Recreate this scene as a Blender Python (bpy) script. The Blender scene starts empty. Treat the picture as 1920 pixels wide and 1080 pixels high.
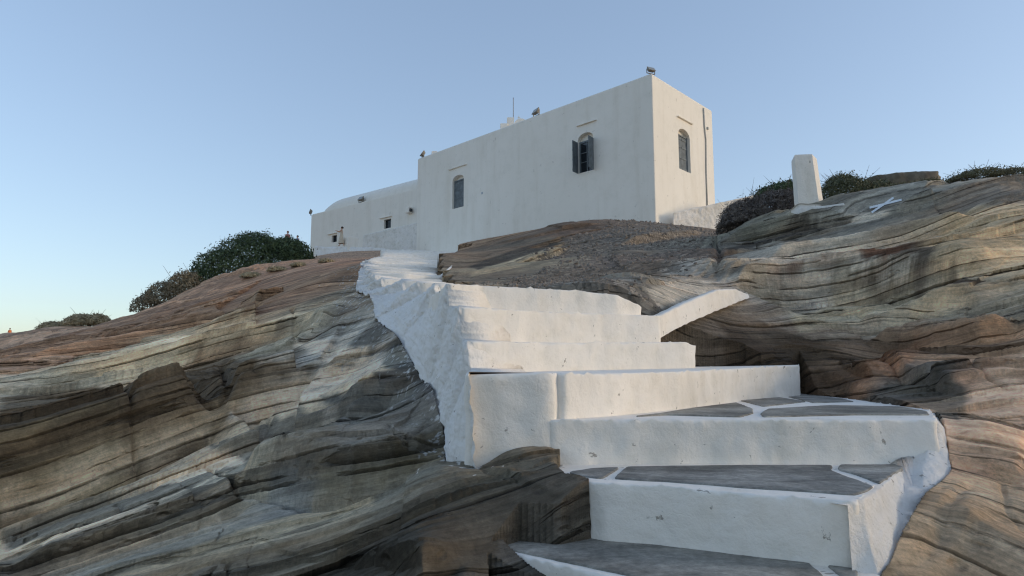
import bpy, bmesh, math, random
import numpy as np
from mathutils import Vector, Matrix
R = math.radians
random.seed(7); rng = np.random.default_rng(7)
scene = bpy.context.scene

# ------------------------------------------------------------------ camera
F_PX = 1250.0; PITCH = math.atan(150.0 / F_PX)
cd = bpy.data.cameras.new("camera"); cam = bpy.data.objects.new("camera", cd)
scene.collection.objects.link(cam)
cam.location = (0, 0, 0); cam.rotation_euler = (R(90) + PITCH, 0, 0)
cd.sensor_width = 36; cd.lens = 36 * F_PX / 1920; cd.clip_start = 0.05; cd.clip_end = 20000
scene.camera = cam

# ------------------------------------------------------------------ sky, sun, exposure
SUN_EL, SUN_AZ = 10.0, -6.0          # azimuth measured from +X towards +Y
w = bpy.data.worlds.new("World"); scene.world = w; w.use_nodes = True
nt = w.node_tree; bg = nt.nodes["Background"]
sky = nt.nodes.new("ShaderNodeTexSky"); sky.sky_type = 'NISHITA'; sky.sun_disc = False
sky.sun_elevation = R(SUN_EL); sky.sun_rotation = R(90 - SUN_AZ)
sky.altitude = 0; sky.air_density = 1.0; sky.dust_density = 1.0; sky.ozone_density = 3.0
gm = nt.nodes.new("ShaderNodeGamma"); gm.inputs[1].default_value = .62; nt.links.new(sky.outputs[0], gm.inputs[0]); hs = nt.nodes.new("ShaderNodeHueSaturation"); hs.inputs["Saturation"].default_value = .97; hs.inputs["Hue"].default_value = .508; nt.links.new(gm.outputs[0], hs.inputs["Color"]); nt.links.new(hs.outputs[0], bg.inputs[0]); bg.inputs[1].default_value = 0.142
sd = bpy.data.lights.new("sun", 'SUN'); sun = bpy.data.objects.new("sun", sd)
scene.collection.objects.link(sun)
sd.energy = 0.44; sd.angle = R(15); sd.color = (1.0, 0.76, 0.48)
sv = Vector((math.cos(R(SUN_EL)) * math.cos(R(SUN_AZ)), math.cos(R(SUN_EL)) * math.sin(R(SUN_AZ)), math.sin(R(SUN_EL))))
sun.rotation_euler = sv.to_track_quat('Z', 'Y').to_euler()
scene.cycles.filter_width = 1.2; scene.cycles.max_bounces = 5
vs = scene.view_settings
vs.view_transform = 'Standard'; vs.look = 'None'; vs.exposure = 1.55; vs.gamma = 1; vs.use_curve_mapping = False

# ------------------------------------------------------------------ helpers
CT, ST = math.cos(PITCH), math.sin(PITCH)
def ray(u, v):
    a = (u - 960) / F_PX; b = (540 - v) / F_PX
    return np.array([a, CT - b * ST, ST + b * CT])
def P(u, v, y):                      # pixel of the survey photograph at depth y -> metres
    d = ray(u, v); return d * (y / d[1])
def W(u, v, z):                      # pixel on the level z
    d = ray(u, v); return d * (z / d[2])

def tag(o, label=None, cat=None, group=None, kind=None):
    if label: o["label"] = label
    if cat: o["category"] = cat
    if group: o["group"] = group
    if kind: o["kind"] = kind
    return o
def link(o, parent=None):
    scene.collection.objects.link(o)
    if parent is not None:
        o.parent = parent
        o.matrix_parent_inverse = Matrix.Translation(-Vector(parent.location)) if parent.rotation_euler.z == 0 else parent.matrix_basis.inverted()
    return o
def mk(name, verts, faces, mat, parent=None, smooth=True):
    me = bpy.data.meshes.new(name)
    me.from_pydata([tuple(map(float, p)) for p in verts], [], [tuple(int(i) for i in f) for f in faces]); me.update()
    if smooth: me.polygons.foreach_set("use_smooth", [True] * len(me.polygons))
    o = bpy.data.objects.new(name, me)
    if mat: me.materials.append(mat)
    return link(o, parent)
def mk_np(name, V, Q, mat, parent=None, smooth=True):
    me = bpy.data.meshes.new(name)
    V = np.asarray(V, dtype=np.float32); Q = np.asarray(Q, dtype=np.int32); k = Q.shape[1]
    me.vertices.add(len(V)); me.vertices.foreach_set("co", V.ravel())
    me.loops.add(Q.size); me.loops.foreach_set("vertex_index", Q.ravel())
    me.polygons.add(len(Q)); me.polygons.foreach_set("loop_start", np.arange(0, Q.size, k, dtype=np.int32))
    me.update(calc_edges=True)
    me.polygons.foreach_set("use_smooth", np.full(len(Q), smooth))
    me.materials.append(mat)
    o = bpy.data.objects.new(name, me)
    return link(o, parent)
def empty(name, loc):
    o = bpy.data.objects.new(name, None); scene.collection.objects.link(o)
    o.location = tuple(map(float, loc)); o.empty_display_size = .2
    return o

# gradient noise ---------------------------------------------------
_perm = np.random.default_rng(11).permutation(256).astype(np.int32); _perm = np.concatenate([_perm] * 3)
_g = np.random.default_rng(5).normal(size=(256, 3)); _g /= np.linalg.norm(_g, axis=1)[:, None]; _g = _g.astype(np.float32)
def noise(p):
    p = np.asarray(p, dtype=np.float32); i = np.floor(p).astype(np.int32); f = p - i
    i &= 255
    u = f * f * f * (f * (f * 6 - 15) + 10)
    def corner(a, b, c):
        h = _perm[_perm[_perm[(i[:, 0] + a) & 255] + ((i[:, 1] + b) & 255)] + ((i[:, 2] + c) & 255)]
        g = _g[h]; return g[:, 0] * (f[:, 0] - a) + g[:, 1] * (f[:, 1] - b) + g[:, 2] * (f[:, 2] - c)
    def mix(a, b, t): return a + (b - a) * t
    x00 = mix(corner(0, 0, 0), corner(1, 0, 0), u[:, 0]); x10 = mix(corner(0, 1, 0), corner(1, 1, 0), u[:, 0])
    x01 = mix(corner(0, 0, 1), corner(1, 0, 1), u[:, 0]); x11 = mix(corner(0, 1, 1), corner(1, 1, 1), u[:, 0])
    return mix(mix(x00, x10, u[:, 1]), mix(x01, x11, u[:, 1]), u[:, 2]) * 1.6
def fbm(p, o=4, gain=.5):
    p = np.asarray(p, dtype=np.float32); s = np.zeros(len(p), np.float32); a = 1.0; t = 0
    for k in range(o):
        s += a * noise(p * (2.03 ** k) + 17.3 * k); t += a; a *= gain
    return s / t
def sstep(a, b, x):
    t = np.clip((x - a) / (b - a), 0, 1); return t * t * (3 - 2 * t)

# ------------------------------------------------------------------ materials
def newmat(name, rough=.8):
    m = bpy.data.materials.new(name); m.use_nodes = True
    n = m.node_tree; b = n.nodes["Principled BSDF"]; b.inputs["Roughness"].default_value = rough
    b.inputs["Specular IOR Level"].default_value = .25
    return m, n, b
def nd(n, t, **kw):
    x = n.nodes.new(t)
    for k, v in kw.items():
        if k in x.inputs: x.inputs[k].default_value = v
        else: setattr(x, k, v)
    return x
def ramp(n, src, stops):
    r = n.nodes.new("ShaderNodeValToRGB"); e = r.color_ramp.elements
    while len(e) < len(stops): e.new(.5)
    for q, (p, c) in zip(e, stops):
        q.position = p; q.color = (c, c, c, 1) if isinstance(c, (int, float)) else (*c, 1)
    n.links.new(src, r.inputs[0]); return r.outputs[0]
def mixc(n, mode, fac, a, b):
    x = n.nodes.new("ShaderNodeMix"); x.data_type = 'RGBA'; x.blend_type = mode
    for s, v in ((x.inputs[0], fac), (x.inputs[6], a), (x.inputs[7], b)):
        if isinstance(v, bpy.types.NodeSocket): n.links.new(v, s)
        elif isinstance(v, tuple): s.default_value = (*v, 1)
        else: s.default_value = v
    return x.outputs[2]
def mapping(n, src, scale, loc=(0, 0, 0), rot=(0, 0, 0)):
    m = n.nodes.new("ShaderNodeMapping"); m.inputs["Scale"].default_value = scale; m.inputs["Location"].default_value = loc
    m.inputs["Rotation"].default_value = rot
    n.links.new(src, m.inputs[0]); return m.outputs[0]
def noisen(n, vec, scale, detail=6, rough=.6, dist=0):
    x = nd(n, "ShaderNodeTexNoise", Scale=scale, Detail=detail, Roughness=rough, Distortion=dist)
    n.links.new(vec, x.inputs["Vector"]); return x.outputs["Fac"]
def bump(n, b, srcs):
    prev = None
    for s, strength, dist in srcs:
        x = n.nodes.new("ShaderNodeBump"); x.inputs["Strength"].default_value = strength; x.inputs["Distance"].default_value = dist
        n.links.new(s, x.inputs["Height"])
        if prev: n.links.new(prev, x.inputs["Normal"])
        prev = x.outputs[0]
    n.links.new(prev, b.inputs["Normal"])
def plain(name, col, rough=.6, var=.15, scale=8, metal=0):
    m, n, b = newmat(name, rough)
    tc = n.nodes.new("ShaderNodeTexCoord").outputs["Object"]
    f = noisen(n, tc, scale, 5)
    c = mixc(n, 'MULTIPLY', 1.0, col, ramp(n, f, [(.3, 1 - var), (.7, 1 + var)]))
    n.links.new(c, b.inputs["Base Color"]); b.inputs["Metallic"].default_value = metal
    return m

def plaster(name, base, fine, stain=.18, bstr=.5, far=False):
    m, n, b = newmat(name, .85)
    tc = n.nodes.new("ShaderNodeTexCoord").outputs["Object"]
    big = noisen(n, tc, fine * .12, 5, .6, .4); mid = noisen(n, tc, fine * 1.0, 8, .68, .1); sm = noisen(n, tc, fine * 6, 6, .7)
    c = mixc(n, 'MULTIPLY', 1.0, base, ramp(n, big, [(.3, (1 - stain * .5, 1 - stain * .55, 1 - stain * .7)), (.6, 1.0)]))
    c = mixc(n, 'MULTIPLY', 1.0, c, ramp(n, mid, [(.28, (1 - stain, 1 - stain, 1 - stain * 1.15)), (.5, .99), (.75, 1.0)]))
    streak = noisen(n, mapping(n, tc, (fine * .9, fine * .9, fine * .10)), 1, 5, .6)
    c = mixc(n, 'MULTIPLY', .5, c, ramp(n, streak, [(.3, (.86, .84, .8)), (.5, 1.0)]))
    chip = ramp(n, noisen(n, tc, fine * 2.2, 9, .62, .5), [(.655, 0.0), (.675, 1.0)])
    c = mixc(n, 'MIX', mixc(n, 'MULTIPLY', 1.0, chip, (.8, .8, .8) if not far else (.25, .25, .25)), c, (.30, .26, .21))
    n.links.new(c, b.inputs["Base Color"])
    srcs = [(mid, bstr, .03 if not far else .05), (sm, bstr * .6, .006 if not far else .02)]
    if not far:
        v = nd(n, "ShaderNodeTexVoronoi", Scale=fine * .8, feature='DISTANCE_TO_EDGE')
        n.links.new(mapping(n, mixc(n, 'MIX', .25, tc, nd_noise_col(n, tc, fine)), (1, 1, 1.6)), v.inputs["Vector"])
        cr = ramp(n, v.outputs[0], [(0, 0.0), (.012, 1.0)])
        msk = ramp(n, noisen(n, tc, fine * .35, 2), [(.5, 1.0), (.62, 0.0)])
        cr2 = mixc(n, 'LIGHTEN', 1.0, cr, msk)
        srcs.append((cr2, .25, .004))
    bump(n, b, srcs)
    return m
def nd_noise_col(n, vec, s):
    x = nd(n, "ShaderNodeTexNoise", Scale=s * .7, Detail=3); n.links.new(vec, x.inputs["Vector"]); return x.outputs["Color"]

M_step = plaster("whitewash_step", (.92, .85, .76), 6.0, .10, .55)
M_side = plaster("whitewash_rough", (.88, .83, .77), 9.0, .12, 1.0)
M_bld = plaster("whitewash_building", (.90, .84, .75), 1.2, .07, .25, far=True)
M_wall = plaster("whitewash_stone_wall", (.86, .81, .75), 3.0, .25, 1.0, far=True)

def rock_mat():
    m, n, b = newmat("layered_rock", .85)
    at = nd(n, "ShaderNodeAttribute", attribute_name="bed").outputs["Vector"]
    ti = nd(n, "ShaderNodeAttribute", attribute_name="tint").outputs["Color"]
    gr = nd(n, "ShaderNodeAttribute", attribute_name="gravel").outputs["Fac"]
    pl_at = nd(n, "ShaderNodeAttribute", attribute_name="massive").outputs["Fac"]
    tc = n.nodes.new("ShaderNodeTexCoord").outputs["Object"]
    def M(op, a_, b_=None, c_=None):
        x = n.nodes.new("ShaderNodeMath"); x.operation = op
        for k, v in enumerate((a_, b_, c_)):
            if v is None: continue
            if isinstance(v, bpy.types.NodeSocket): n.links.new(v, x.inputs[k])
            else: x.inputs[k].default_value = v
        return x.outputs[0]
    sp = n.nodes.new("ShaderNodeSeparateXYZ"); n.links.new(at, sp.inputs[0]); bx_, by_, bz_ = sp.outputs
    along = M('ADD', M('MULTIPLY', bx_, .74), M('MULTIPLY', by_, .67))
    wz = M('MULTIPLY_ADD', noisen(n, mapping(n, at, (.7, .7, 1.6)), 1, 4, .5), .12, bz_)
    wz = M('MULTIPLY_ADD', noisen(n, tc, 6.0, 4, .6), .016, wz)
    def layer(freq, seed, seglen):
        """random tone per bed, bed position 0..1, random tone per jointed block"""
        nz = nd(n, "ShaderNodeTexNoise", noise_dimensions='1D', Scale=freq * .45, Detail=2); n.links.new(wz, nz.inputs["W"])
        mm = M('MULTIPLY_ADD', nz.outputs["Fac"], 2.2, M('MULTIPLY', wz, freq)); f = M('FLOOR', mm); fr = M('FRACT', mm)
        wn = nd(n, "ShaderNodeTexWhiteNoise", noise_dimensions='1D'); n.links.new(M('ADD', f, seed), wn.inputs["W"])
        sg = M('FLOOR', M('MULTIPLY_ADD', along, 1 / seglen, M('MULTIPLY_ADD', noisen(n, tc, 2.5, 3, .6), .5, M('MULTIPLY', wn.outputs["Value"], 37))))
        w2 = nd(n, "ShaderNodeTexWhiteNoise", noise_dimensions='2D'); cb = n.nodes.new("ShaderNodeCombineXYZ"); n.links.new(f, cb.inputs[0]); n.links.new(sg, cb.inputs[1]); n.links.new(cb.outputs[0], w2.inputs["Vector"])
        return wn.outputs["Value"], fr, w2.outputs["Value"]
    v1, f1, s1 = layer(1.9, 3.5, 2.3); v2, f2, s2 = layer(6.0, 11.5, 1.0); v3, f3, s3 = layer(24, 23.5, .6)
    band = noisen(n, mapping(n, at, (.8, .8, 12)), 1, 10, .72, .1)
    fine = noisen(n, mapping(n, at, (5, 5, 60)), 1, 8, .75, .1)
    iso = noisen(n, tc, 1.5, 9, .65, .3); iso2 = noisen(n, tc, 26, 9, .8); iso3 = noisen(n, tc, 6, 8, .75, .4)
    hue = noisen(n, mapping(n, at, (.5, .5, 3), (9, 3, 1)), 1, 6, .65)
    fadeA = ramp(n, noisen(n, mapping(n, at, (.5, .5, 1.5), (3, 8, 2)), 1, 4), [(.44, .12), (.60, 1.0)]); fadeB = ramp(n, noisen(n, mapping(n, at, (.9, .9, 3), (6, 1, 5)), 1, 4), [(.44, .1), (.60, .9)])
    c = mixc(n, 'MULTIPLY', 1.0, ti, ramp(n, v1, [(0, .70), (1, 1.32)]))
    c = mixc(n, 'MULTIPLY', fadeA, c, ramp(n, v2, [(0, .42), (.35, .85), (.7, 1.1), (1, 1.55)]))
    c = mixc(n, 'MULTIPLY', fadeB, c, ramp(n, v3, [(0, .5), (.5, 1.0), (1, 1.4)]))
    c = mixc(n, 'MIX', pl_at, c, mixc(n, 'MULTIPLY', 1.0, ti, ramp(n, v3, [(0, .86), (1, 1.12)])))
    c = mixc(n, 'MULTIPLY', .6, c, ramp(n, s2, [(0, .8), (1, 1.2)]))
    c = mixc(n, 'MULTIPLY', .8, c, ramp(n, band, [(.33, .6), (.46, .97), (.56, 1.08), (.68, 1.4)]))
    c = mixc(n, 'MULTIPLY', .6, c, ramp(n, fine, [(.34, .7), (.5, 1.0), (.66, 1.3)]))
    c = mixc(n, 'MULTIPLY', 1.0, c, ramp(n, iso, [(.3, .75), (.5, 1.0), (.72, 1.22)]))
    c = mixc(n, 'MULTIPLY', 1.0, c, ramp(n, iso3, [(.34, .70), (.44, .98), (.56, 1.02), (.68, 1.25)]))
    c = mixc(n, 'MULTIPLY', 1.0, c, ramp(n, iso2, [(.34, .74), (.5, 1.0), (.66, 1.26)]))
    c = mixc(n, 'MULTIPLY', .9, c, ramp(n, hue, [(.32, (1.14, .98, .84)), (.5, (1.02, 1, .97)), (.66, (.97, 1.0, 1.0))]))
    # partings between beds: bump grooves, with crevice shade painted dark into the colour
    def line(fr, msk, wdt): return mixc(n, 'LIGHTEN', 1.0, ramp(n, fr, [(0, 0.0), (wdt, 1.0)]), msk)
    m1 = ramp(n, noisen(n, mapping(n, at, (.45, .45, 2.2), (1, 1, 9)), 1, 5, .6), [(.47, 1.0), (.53, 0.0)]); m2 = ramp(n, noisen(n, mapping(n, at, (.9, .9, 6), (4, 2, 9)), 1, 5, .6), [(.45, 1.0), (.52, 0.0)])
    p1 = line(f1, m1, .075); p2 = line(f2, m2, .13)
    c = mixc(n, 'MULTIPLY', .85, c, ramp(n, p1, [(0, .18), (1, 1.0)])); c = mixc(n, 'MULTIPLY', .8, c, ramp(n, p2, [(0, .28), (1, 1.0)]))
    v = nd(n, "ShaderNodeTexVoronoi", Scale=11.0); n.links.new(tc, v.inputs["Vector"])
    sep = n.nodes.new("ShaderNodeSeparateColor"); n.links.new(v.outputs["Color"], sep.inputs[0])
    gc = mixc(n, 'MULTIPLY', 1.0, mixc(n, 'MULTIPLY', 1.0, ti, ramp(n, sep.outputs[0], [(0, .6), (.7, 1.0), (1, 1.6)])), ramp(n, iso3, [(.34, .7), (.66, 1.25)]))
    c = mixc(n, 'MIX', gr, c, gc)
    n.links.new(c, b.inputs["Base Color"])
    pv = nd(n, "ShaderNodeTexVoronoi", Scale=6.0); n.links.new(mapping(n, tc, (1, 1, 1.8)), pv.inputs["Vector"])
    pit = ramp(n, pv.outputs["Distance"], [(.10, 0.0), (.26, 1.0)])
    pm = ramp(n, noisen(n, mapping(n, at, (.3, .3, 3), (4, 4, 4)), 1, 3), [(.5, 1.0), (.56, 0.0)])
    pits = mixc(n, 'LIGHTEN', 1.0, pit, pm)
    bump(n, b, [(v1, 1.0, .08), (v2, 1.0, .05), (v3, .8, .014), (s2, .8, .035), (band, .8, .08), (iso3, .8, .035), (iso2, .8, .012), (p1, 1.0, .10), (p2, 1.0, .045), (pits, .6, .05), (v.outputs["Distance"], .2, .02)])
    return m
M_rock = rock_mat()

def slab_mat():
    m, n, b = newmat("tread_slate", .8)
    tc = n.nodes.new("ShaderNodeTexCoord").outputs["Object"]; oi = n.nodes.new("ShaderNodeObjectInfo").outputs["Random"]
    ad = n.nodes.new("ShaderNodeVectorMath"); ad.operation = 'ADD'; n.links.new(tc, ad.inputs[0]); sc_ = n.nodes.new("ShaderNodeMath"); sc_.operation = 'MULTIPLY'; sc_.inputs[1].default_value = 37; n.links.new(oi, sc_.inputs[0]); n.links.new(sc_.outputs[0], ad.inputs[1]); v = ad.outputs[0]
    a = noisen(n, mapping(n, v, (2.2, 7, 7), rot=(0, 0, R(14))), 1, 9, .7, .8); i = noisen(n, v, 26, 9, .78); l = noisen(n, v, 1.7, 6, .6, .5)
    base = ramp(n, oi, [(0, (.20, .195, .18)), (.4, (.27, .245, .20)), (.7, (.23, .225, .21)), (1, (.30, .26, .20))])
    c = mixc(n, 'MULTIPLY', 1.0, base, ramp(n, l, [(.32, .5), (.5, 1.0), (.66, 1.45)]))
    c = mixc(n, 'MULTIPLY', 1.0, c, ramp(n, a, [(.32, .55), (.48, .95), (.56, 1.1), (.68, 1.5)])); c = mixc(n, 'MULTIPLY', .9, c, ramp(n, i, [(.33, .65), (.5, 1.0), (.67, 1.4)]))
    n.links.new(c, b.inputs["Base Color"]); bump(n, b, [(a, .8, .02), (l, .6, .04), (i, .6, .005)])
    return m
M_slab = slab_mat()

# ------------------------------------------------------------------ stair layout (metres), traced edge by edge
ZA, ZB, ZC = -.75, -.50, -.27
def steps_layout():
    S = []
    YC = float(W(1100, 787, ZC)[1]) + .006
    D_front = [P(873, 703, YC), P(1036, 698, YC), P(1044, 699, YC + .07)] + [W(u, v, ZC) for u, v in ((1056, 786), (1150, 780), (1300, 765), (1400, 751))] + [P(1500, 738, 6.5)]
    Dz = [-.035, -.025, -.025, -.03, -.03, -.02, 0, .03]
    D_front = [np.array([p[0], p[1], z]) for p, z in zip(D_front, Dz)]
    E = [P(882, 640, 4.5), P(1100, 643, 5.1), P(1285, 641, 5.7), P(1303, 648, 5.85)]
    Fr = [P(866, 576, 4.9), P(1000, 583, 5.3), P(1130, 588, 5.7), P(1238, 592, 6.0)]
    G = [P(842, 532, 5.3), P(900, 535, 5.5), P(1085, 545, 5.8), P(1160, 553, 5.92), P(1203, 575, 6.1)]
    A = [W(u, v, ZA) for u, v in ((919, 1036), (940, 1034), (1010, 1050), (1120, 1077), (1250, 1105), (1480, 1150), (1700, 1200))]
    B = [W(u, v, ZB) for u, v in ((1040, 882), (1060, 897), (1130, 906), (1250, 912), (1400, 925), (1520, 934), (1603, 941))]
    C = [W(u, v, ZC) for u, v in ((1030, 787), (1200, 787), (1400, 787), (1600, 787), (1700, 787), (1758, 788))]
    for q in C: q[1] += .004
    S.append(("A", A, [W(1655, 1085, ZA), W(1625, 1045, ZA), W(1570, 1040, ZA), W(1340, 950, ZA), np.array([.33, 3.02, ZA]), np.array([.20, 2.93, ZA]), np.array([.03, 2.99, ZA])], -1.7))
    S.append(("B", B, [W(1690, 871, ZB), W(1700, 866, ZB), W(1500, 850, ZB), W(1130, 850, ZB), W(1055, 866, ZB)], -1.3))
    S.append(("C", C, [W(1740, 768, ZC), W(1590, 747, ZC), W(1502, 738, ZC), W(1400, 744, ZC), W(1080, 775, ZC)], -1.0))
    def bk(pts, dz=0):
        return [np.array([x, y, z]) for x, y, z in pts]
    S.append(("D", D_front, bk([(D_front[-1][0] + .1, 6.75, .03), (2.4, 7.0, .02), (.6, 6.2, 0), (-.31, 4.7, -.03)]), -.9))
    S.append(("E", E, bk([(E[-1][0] + .02, 6.3, .21), (1.2, 6.6, .2), (-.3, 5.6, .18), (-.37, 5.0, .18)]), -.6))
    S.append(("F", Fr, bk([(1.45, 6.6, .47), (1.0, 6.7, .46), (-.3, 6.0, .45), (-.5, 5.4, .45)]), -.4))
    S.append(("G", G, bk([(1.15, 6.6, .53), (.7, 6.8, .66), (-.3, 7.0, .69), (-.9, 7.0, .69), (-.74, 6.2, .68)]), -.2))
    return S
LAY = steps_layout()
# upper flight: edges of the climbing path by depth
LT = [(5.3, 842, 532), (6.2, 829, 531.5), (7.2, 808, 530.5), (8.2, 785, 529), (9.4, 756, 526.5), (10.8, 714, 522), (13, 702, 512), (16, 690, 503), (20, 684, 494), (26, 687, 487), (32, 700, 482), (36, 713, 479.5), (45, 718, 470.5), (54, 716, 467)]
RT = [(5.3, 1090), (5.9, 1060), (6.6, 960), (7.4, 905), (8.2, 875), (9.4, 850), (10.8, 832), (13, 816), (16, 812), (20, 806), (26, 826), (32, 832), (38, 838), (45, 842), (54, 850)]
_ys = np.array([a[0] for a in LT]); _lx = np.array([P(a[1], a[2], a[0])[0] for a in LT]); _lz = np.array([P(a[1], a[2], a[0])[2] for a in LT])
_ry = np.array([a[0] for a in RT]); _rx = np.array([(a[1] - 960) / F_PX * a[0] for a in RT])
UP = []
z = .69 + .16
while z < _lz[-1]:
    y = float(np.interp(z, _lz, _ys)); x0 = float(np.interp(y, _ys, _lx)); x1 = float(np.interp(y, _ry, _rx))
    j = rng.normal() * .006 * y
    UP.append((z, y, x0 + rng.normal() * .0022 * y, x1 + (abs(j) if y > 11 else 0) + (rng.random() * .030 * y if y > 20 else 0)))
    z += .16 + .03 * rng.random() + .0016 * y

# ------------------------------------------------------------------ terrain
def ctl():
    L = []
    add = lambda *a: L.extend(a)
    # left rock, foot of the stair's side wall
    add((893, 872, 3.55), (862, 868, 3.75), (838, 864, 4.0), (836, 795, 4.55), (800, 722, 5.45), (785, 692, 5.85), (742, 622, 7.0), (708, 592, 8.2), (704, 560, 9.2), (670, 542, 11.0), (678, 502, 17), (683, 491, 25), (700, 485, 33), (712, 482, 40), (700, 482, 47))
    add((1040, 884, 3.22), (1066, 925, 2.95), (1092, 958, 2.87), (1112, 980, 2.80), (1046, 892, 3.1), (990, 880, 3.45), (940, 872, 3.5), (955, 1010, 2.86), (893, 1050, 2.68), (930, 1130, 2.60), (1000, 1150, 2.57), (1080, 1105, 2.52), (950, 1130, 2.45), (905, 1085, 2.5), (1000, 1190, 2.3), (1120, 1200, 2.2), (935, 1170, 2.42), (1300, 1250, 2.0), (850, 950, 3.05), (960, 940, 3.0))
    add((-250, 1080, 4.6), (0, 1080, 3.9), (300, 1080, 3.3), (600, 1080, 2.8), (800, 1080, 2.5), (0, 980, 4.9), (200, 960, 4.7), (450, 960, 4.0), (650, 960, 3.5), (650, 905, 4.1), (500, 880, 4.7), (760, 880, 4.1))
    add((0, 900, 6.2), (200, 870, 6.2), (350, 840, 6.0), (560, 800, 5.6), (700, 780, 5.2), (650, 730, 6.4), (0, 830, 7.6), (0, 760, 10.5), (0, 705, 15), (200, 780, 8.2), (200, 700, 13), (400, 760, 7.4), (420, 660, 12), (560, 700, 8.0), (560, 640, 10.3), (500, 650, 10.5), (400, 690, 10), (700, 660, 7.2), (640, 600, 9.6), (640, 565, 12), (640, 540, 16), (700, 600, 8.6))
    add((0, 665, 40), (100, 650, 35), (300, 640, 22), (250, 615, 36), (450, 590, 19), (600, 560, 14), (640, 510, 24), (650, 490, 33), (500, 535, 31), (400, 565, 33), (560, 490, 40), (610, 486, 46), (350, 548, 38))
    # left skyline
    add((-150, 655, 110), (0, 663, 50), (0, 654, 70), (60, 650, 50), (120, 640, 44), (-150, 680, 50), (-150, 700, 25), (0, 641, 100), (60, 628, 75), (120, 616, 62), (205, 602, 56), (255, 592, 50), (300, 575, 48), (380, 548, 45), (480, 515, 47), (590, 482, 54), (640, 482, 57), (720, 480, 57))
    # ground under the stair and the terrace
    add((760, 470, 52), (760, 492, 28), (760, 515, 14), (760, 535, 10), (790, 476, 57), (800, 550, 7.3), (900, 620, 5.2))
    # middle slope
    add((850, 533, 9.3), (900, 538, 7.6), (1000, 542, 6.9), (1090, 549, 6.4), (1170, 556, 6.3), (830, 527, 11.5), (825, 512, 15), (850, 500, 17), (855, 485, 27), (870, 472, 36), (850, 469, 50), (1000, 500, 13), (1000, 470, 21), (950, 455, 29))
    add((1200, 545, 7.3), (1200, 515, 10.5), (1200, 480, 15.5), (1200, 450, 23), (1100, 500, 12.5), (1100, 450, 24), (1330, 530, 9.2), (1330, 490, 13.5), (1330, 455, 19))
    add((1140, 414, 35), (1090, 417, 35.5), (1040, 426, 36), (960, 440, 38), (880, 453, 43), (800, 468, 52), (1180, 419, 36), (1228, 423, 37.5), (1290, 427, 38), (1345, 430, 36))
    add((1245, 565, 6.9), (1345, 546, 8.3), (1400, 556, 8.4), (1300, 600, 7.0), (1230, 635, 6.2), (1320, 640, 6.6), (1312, 690, 6.4))
    # right rock
    add((1520, 742, 6.5), (1512, 700, 6.9), (1600, 748, 5.7), (1600, 690, 6.8), (1480, 640, 7.5), (1440, 590, 8.0), (1600, 640, 7.6), (1600, 580, 8.4), (1740, 764, 4.55), (1768, 800, 3.75), (1782, 886, 3.4), (1735, 928, 3.05), (1692, 1002, 2.72), (1661, 1062, 2.58), (1650, 1100, 2.5))
    add((1700, 700, 5.9), (1700, 620, 7.3), (1820, 700, 5.2), (1820, 600, 6.7), (1920, 700, 4.9), (1920, 600, 6.2), (1860, 800, 4.2), (1920, 900, 3.3), (1840, 900, 3.4), (1920, 1080, 2.6), (1780, 1060, 2.65), (1800, 960, 2.95), (2050, 900, 3.4), (2050, 700, 4.9))
    add((1420, 520, 10.5), (1500, 480, 12.2), (1420, 460, 15.5), (1600, 520, 9.8), (1600, 440, 13.2), (1720, 520, 8.6), (1720, 440, 11.5), (1820, 500, 8.2), (1820, 420, 10.6), (1920, 500, 7.6), (1920, 420, 9.6), (2050, 500, 7.8), (2050, 400, 10))
    add((1345, 440, 20), (1420, 425, 18), (1495, 402, 16.6), (1560, 386, 16.4), (1640, 373, 15.8), (1720, 355, 15.2), (1790, 343, 14.2), (1860, 341, 13), (1920, 341, 12.2), (2050, 345, 12))
    pts = [P(*a) for a in L]
    # ground out of the frame and beyond the skylines
    def far(u, y, z): pts.append(np.array([(u - 960) / F_PX * y, y, z]))
    for a in ((-150, 170, -4), (0, 140, 1.0), (60, 100, 1.0), (205, 75, 1.5), (300, 62, 2.0), (380, 58, 3.5), (480, 60, 5.0), (-150, 260, -20), (300, 160, -10), (0, 260, -20)): far(*a)
    for a in ((585, 75, 9), (720, 70, 10), (900, 60, 9.5), (1100, 55, 8.6), (1300, 48, 8.2), (700, 120, 4), (1100, 120, 2), (1500, 60, 6), (1500, 120, 0), (600, 200, -18), (1000, 220, -18), (1500, 220, -18)): far(*a)
    for a in ((1400, 30, 5.6), (1500, 21, 4.0), (1500, 30, 4.8), (1640, 20, 3.9), (1720, 20, 3.8), (1860, 18, 3.2), (1920, 17, 2.8), (1920, 30, 3), (2050, 17, 2.6), (2050, 60, 2), (2300, 120, -6)): far(*a)
    for x, y, z in ((6, 4, .35), (8, 5, .8), (12, 6, 1.3), (8, 2, .1), (14, 2, .4), (5, 1, -.6), (3, .6, -1.15), (1.2, .5, -1.5), (0, .6, -1.6), (-1.5, .8, -1.6), (-4, 1.5, -1.7), (-8, 4, -1.7), (-14, 8, -1.6), (-30, 20, -2.5), (-60, 40, -6), (0, 1.3, -1.35), (1.2, 1.4, -1.3),
                    (0, -2, -1.7), (4, -3, -1.3), (-4, -3, -2.1), (0, -10, -3.5), (10, -8, -1.5), (-10, -8, -4.5), (25, -5, -1), (30, 15, 1.5), (-30, -10, -9), (0, -40, -14), (60, 0, -8), (-60, -30, -20), (50, -60, -18), (-90, 20, -14)):
        pts.append(np.array([x, y, z], dtype=float))
    return np.array(pts)
CP = ctl()
def polar(x, y): return np.arctan2(x, y), np.log(np.hypot(x, y))
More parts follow.
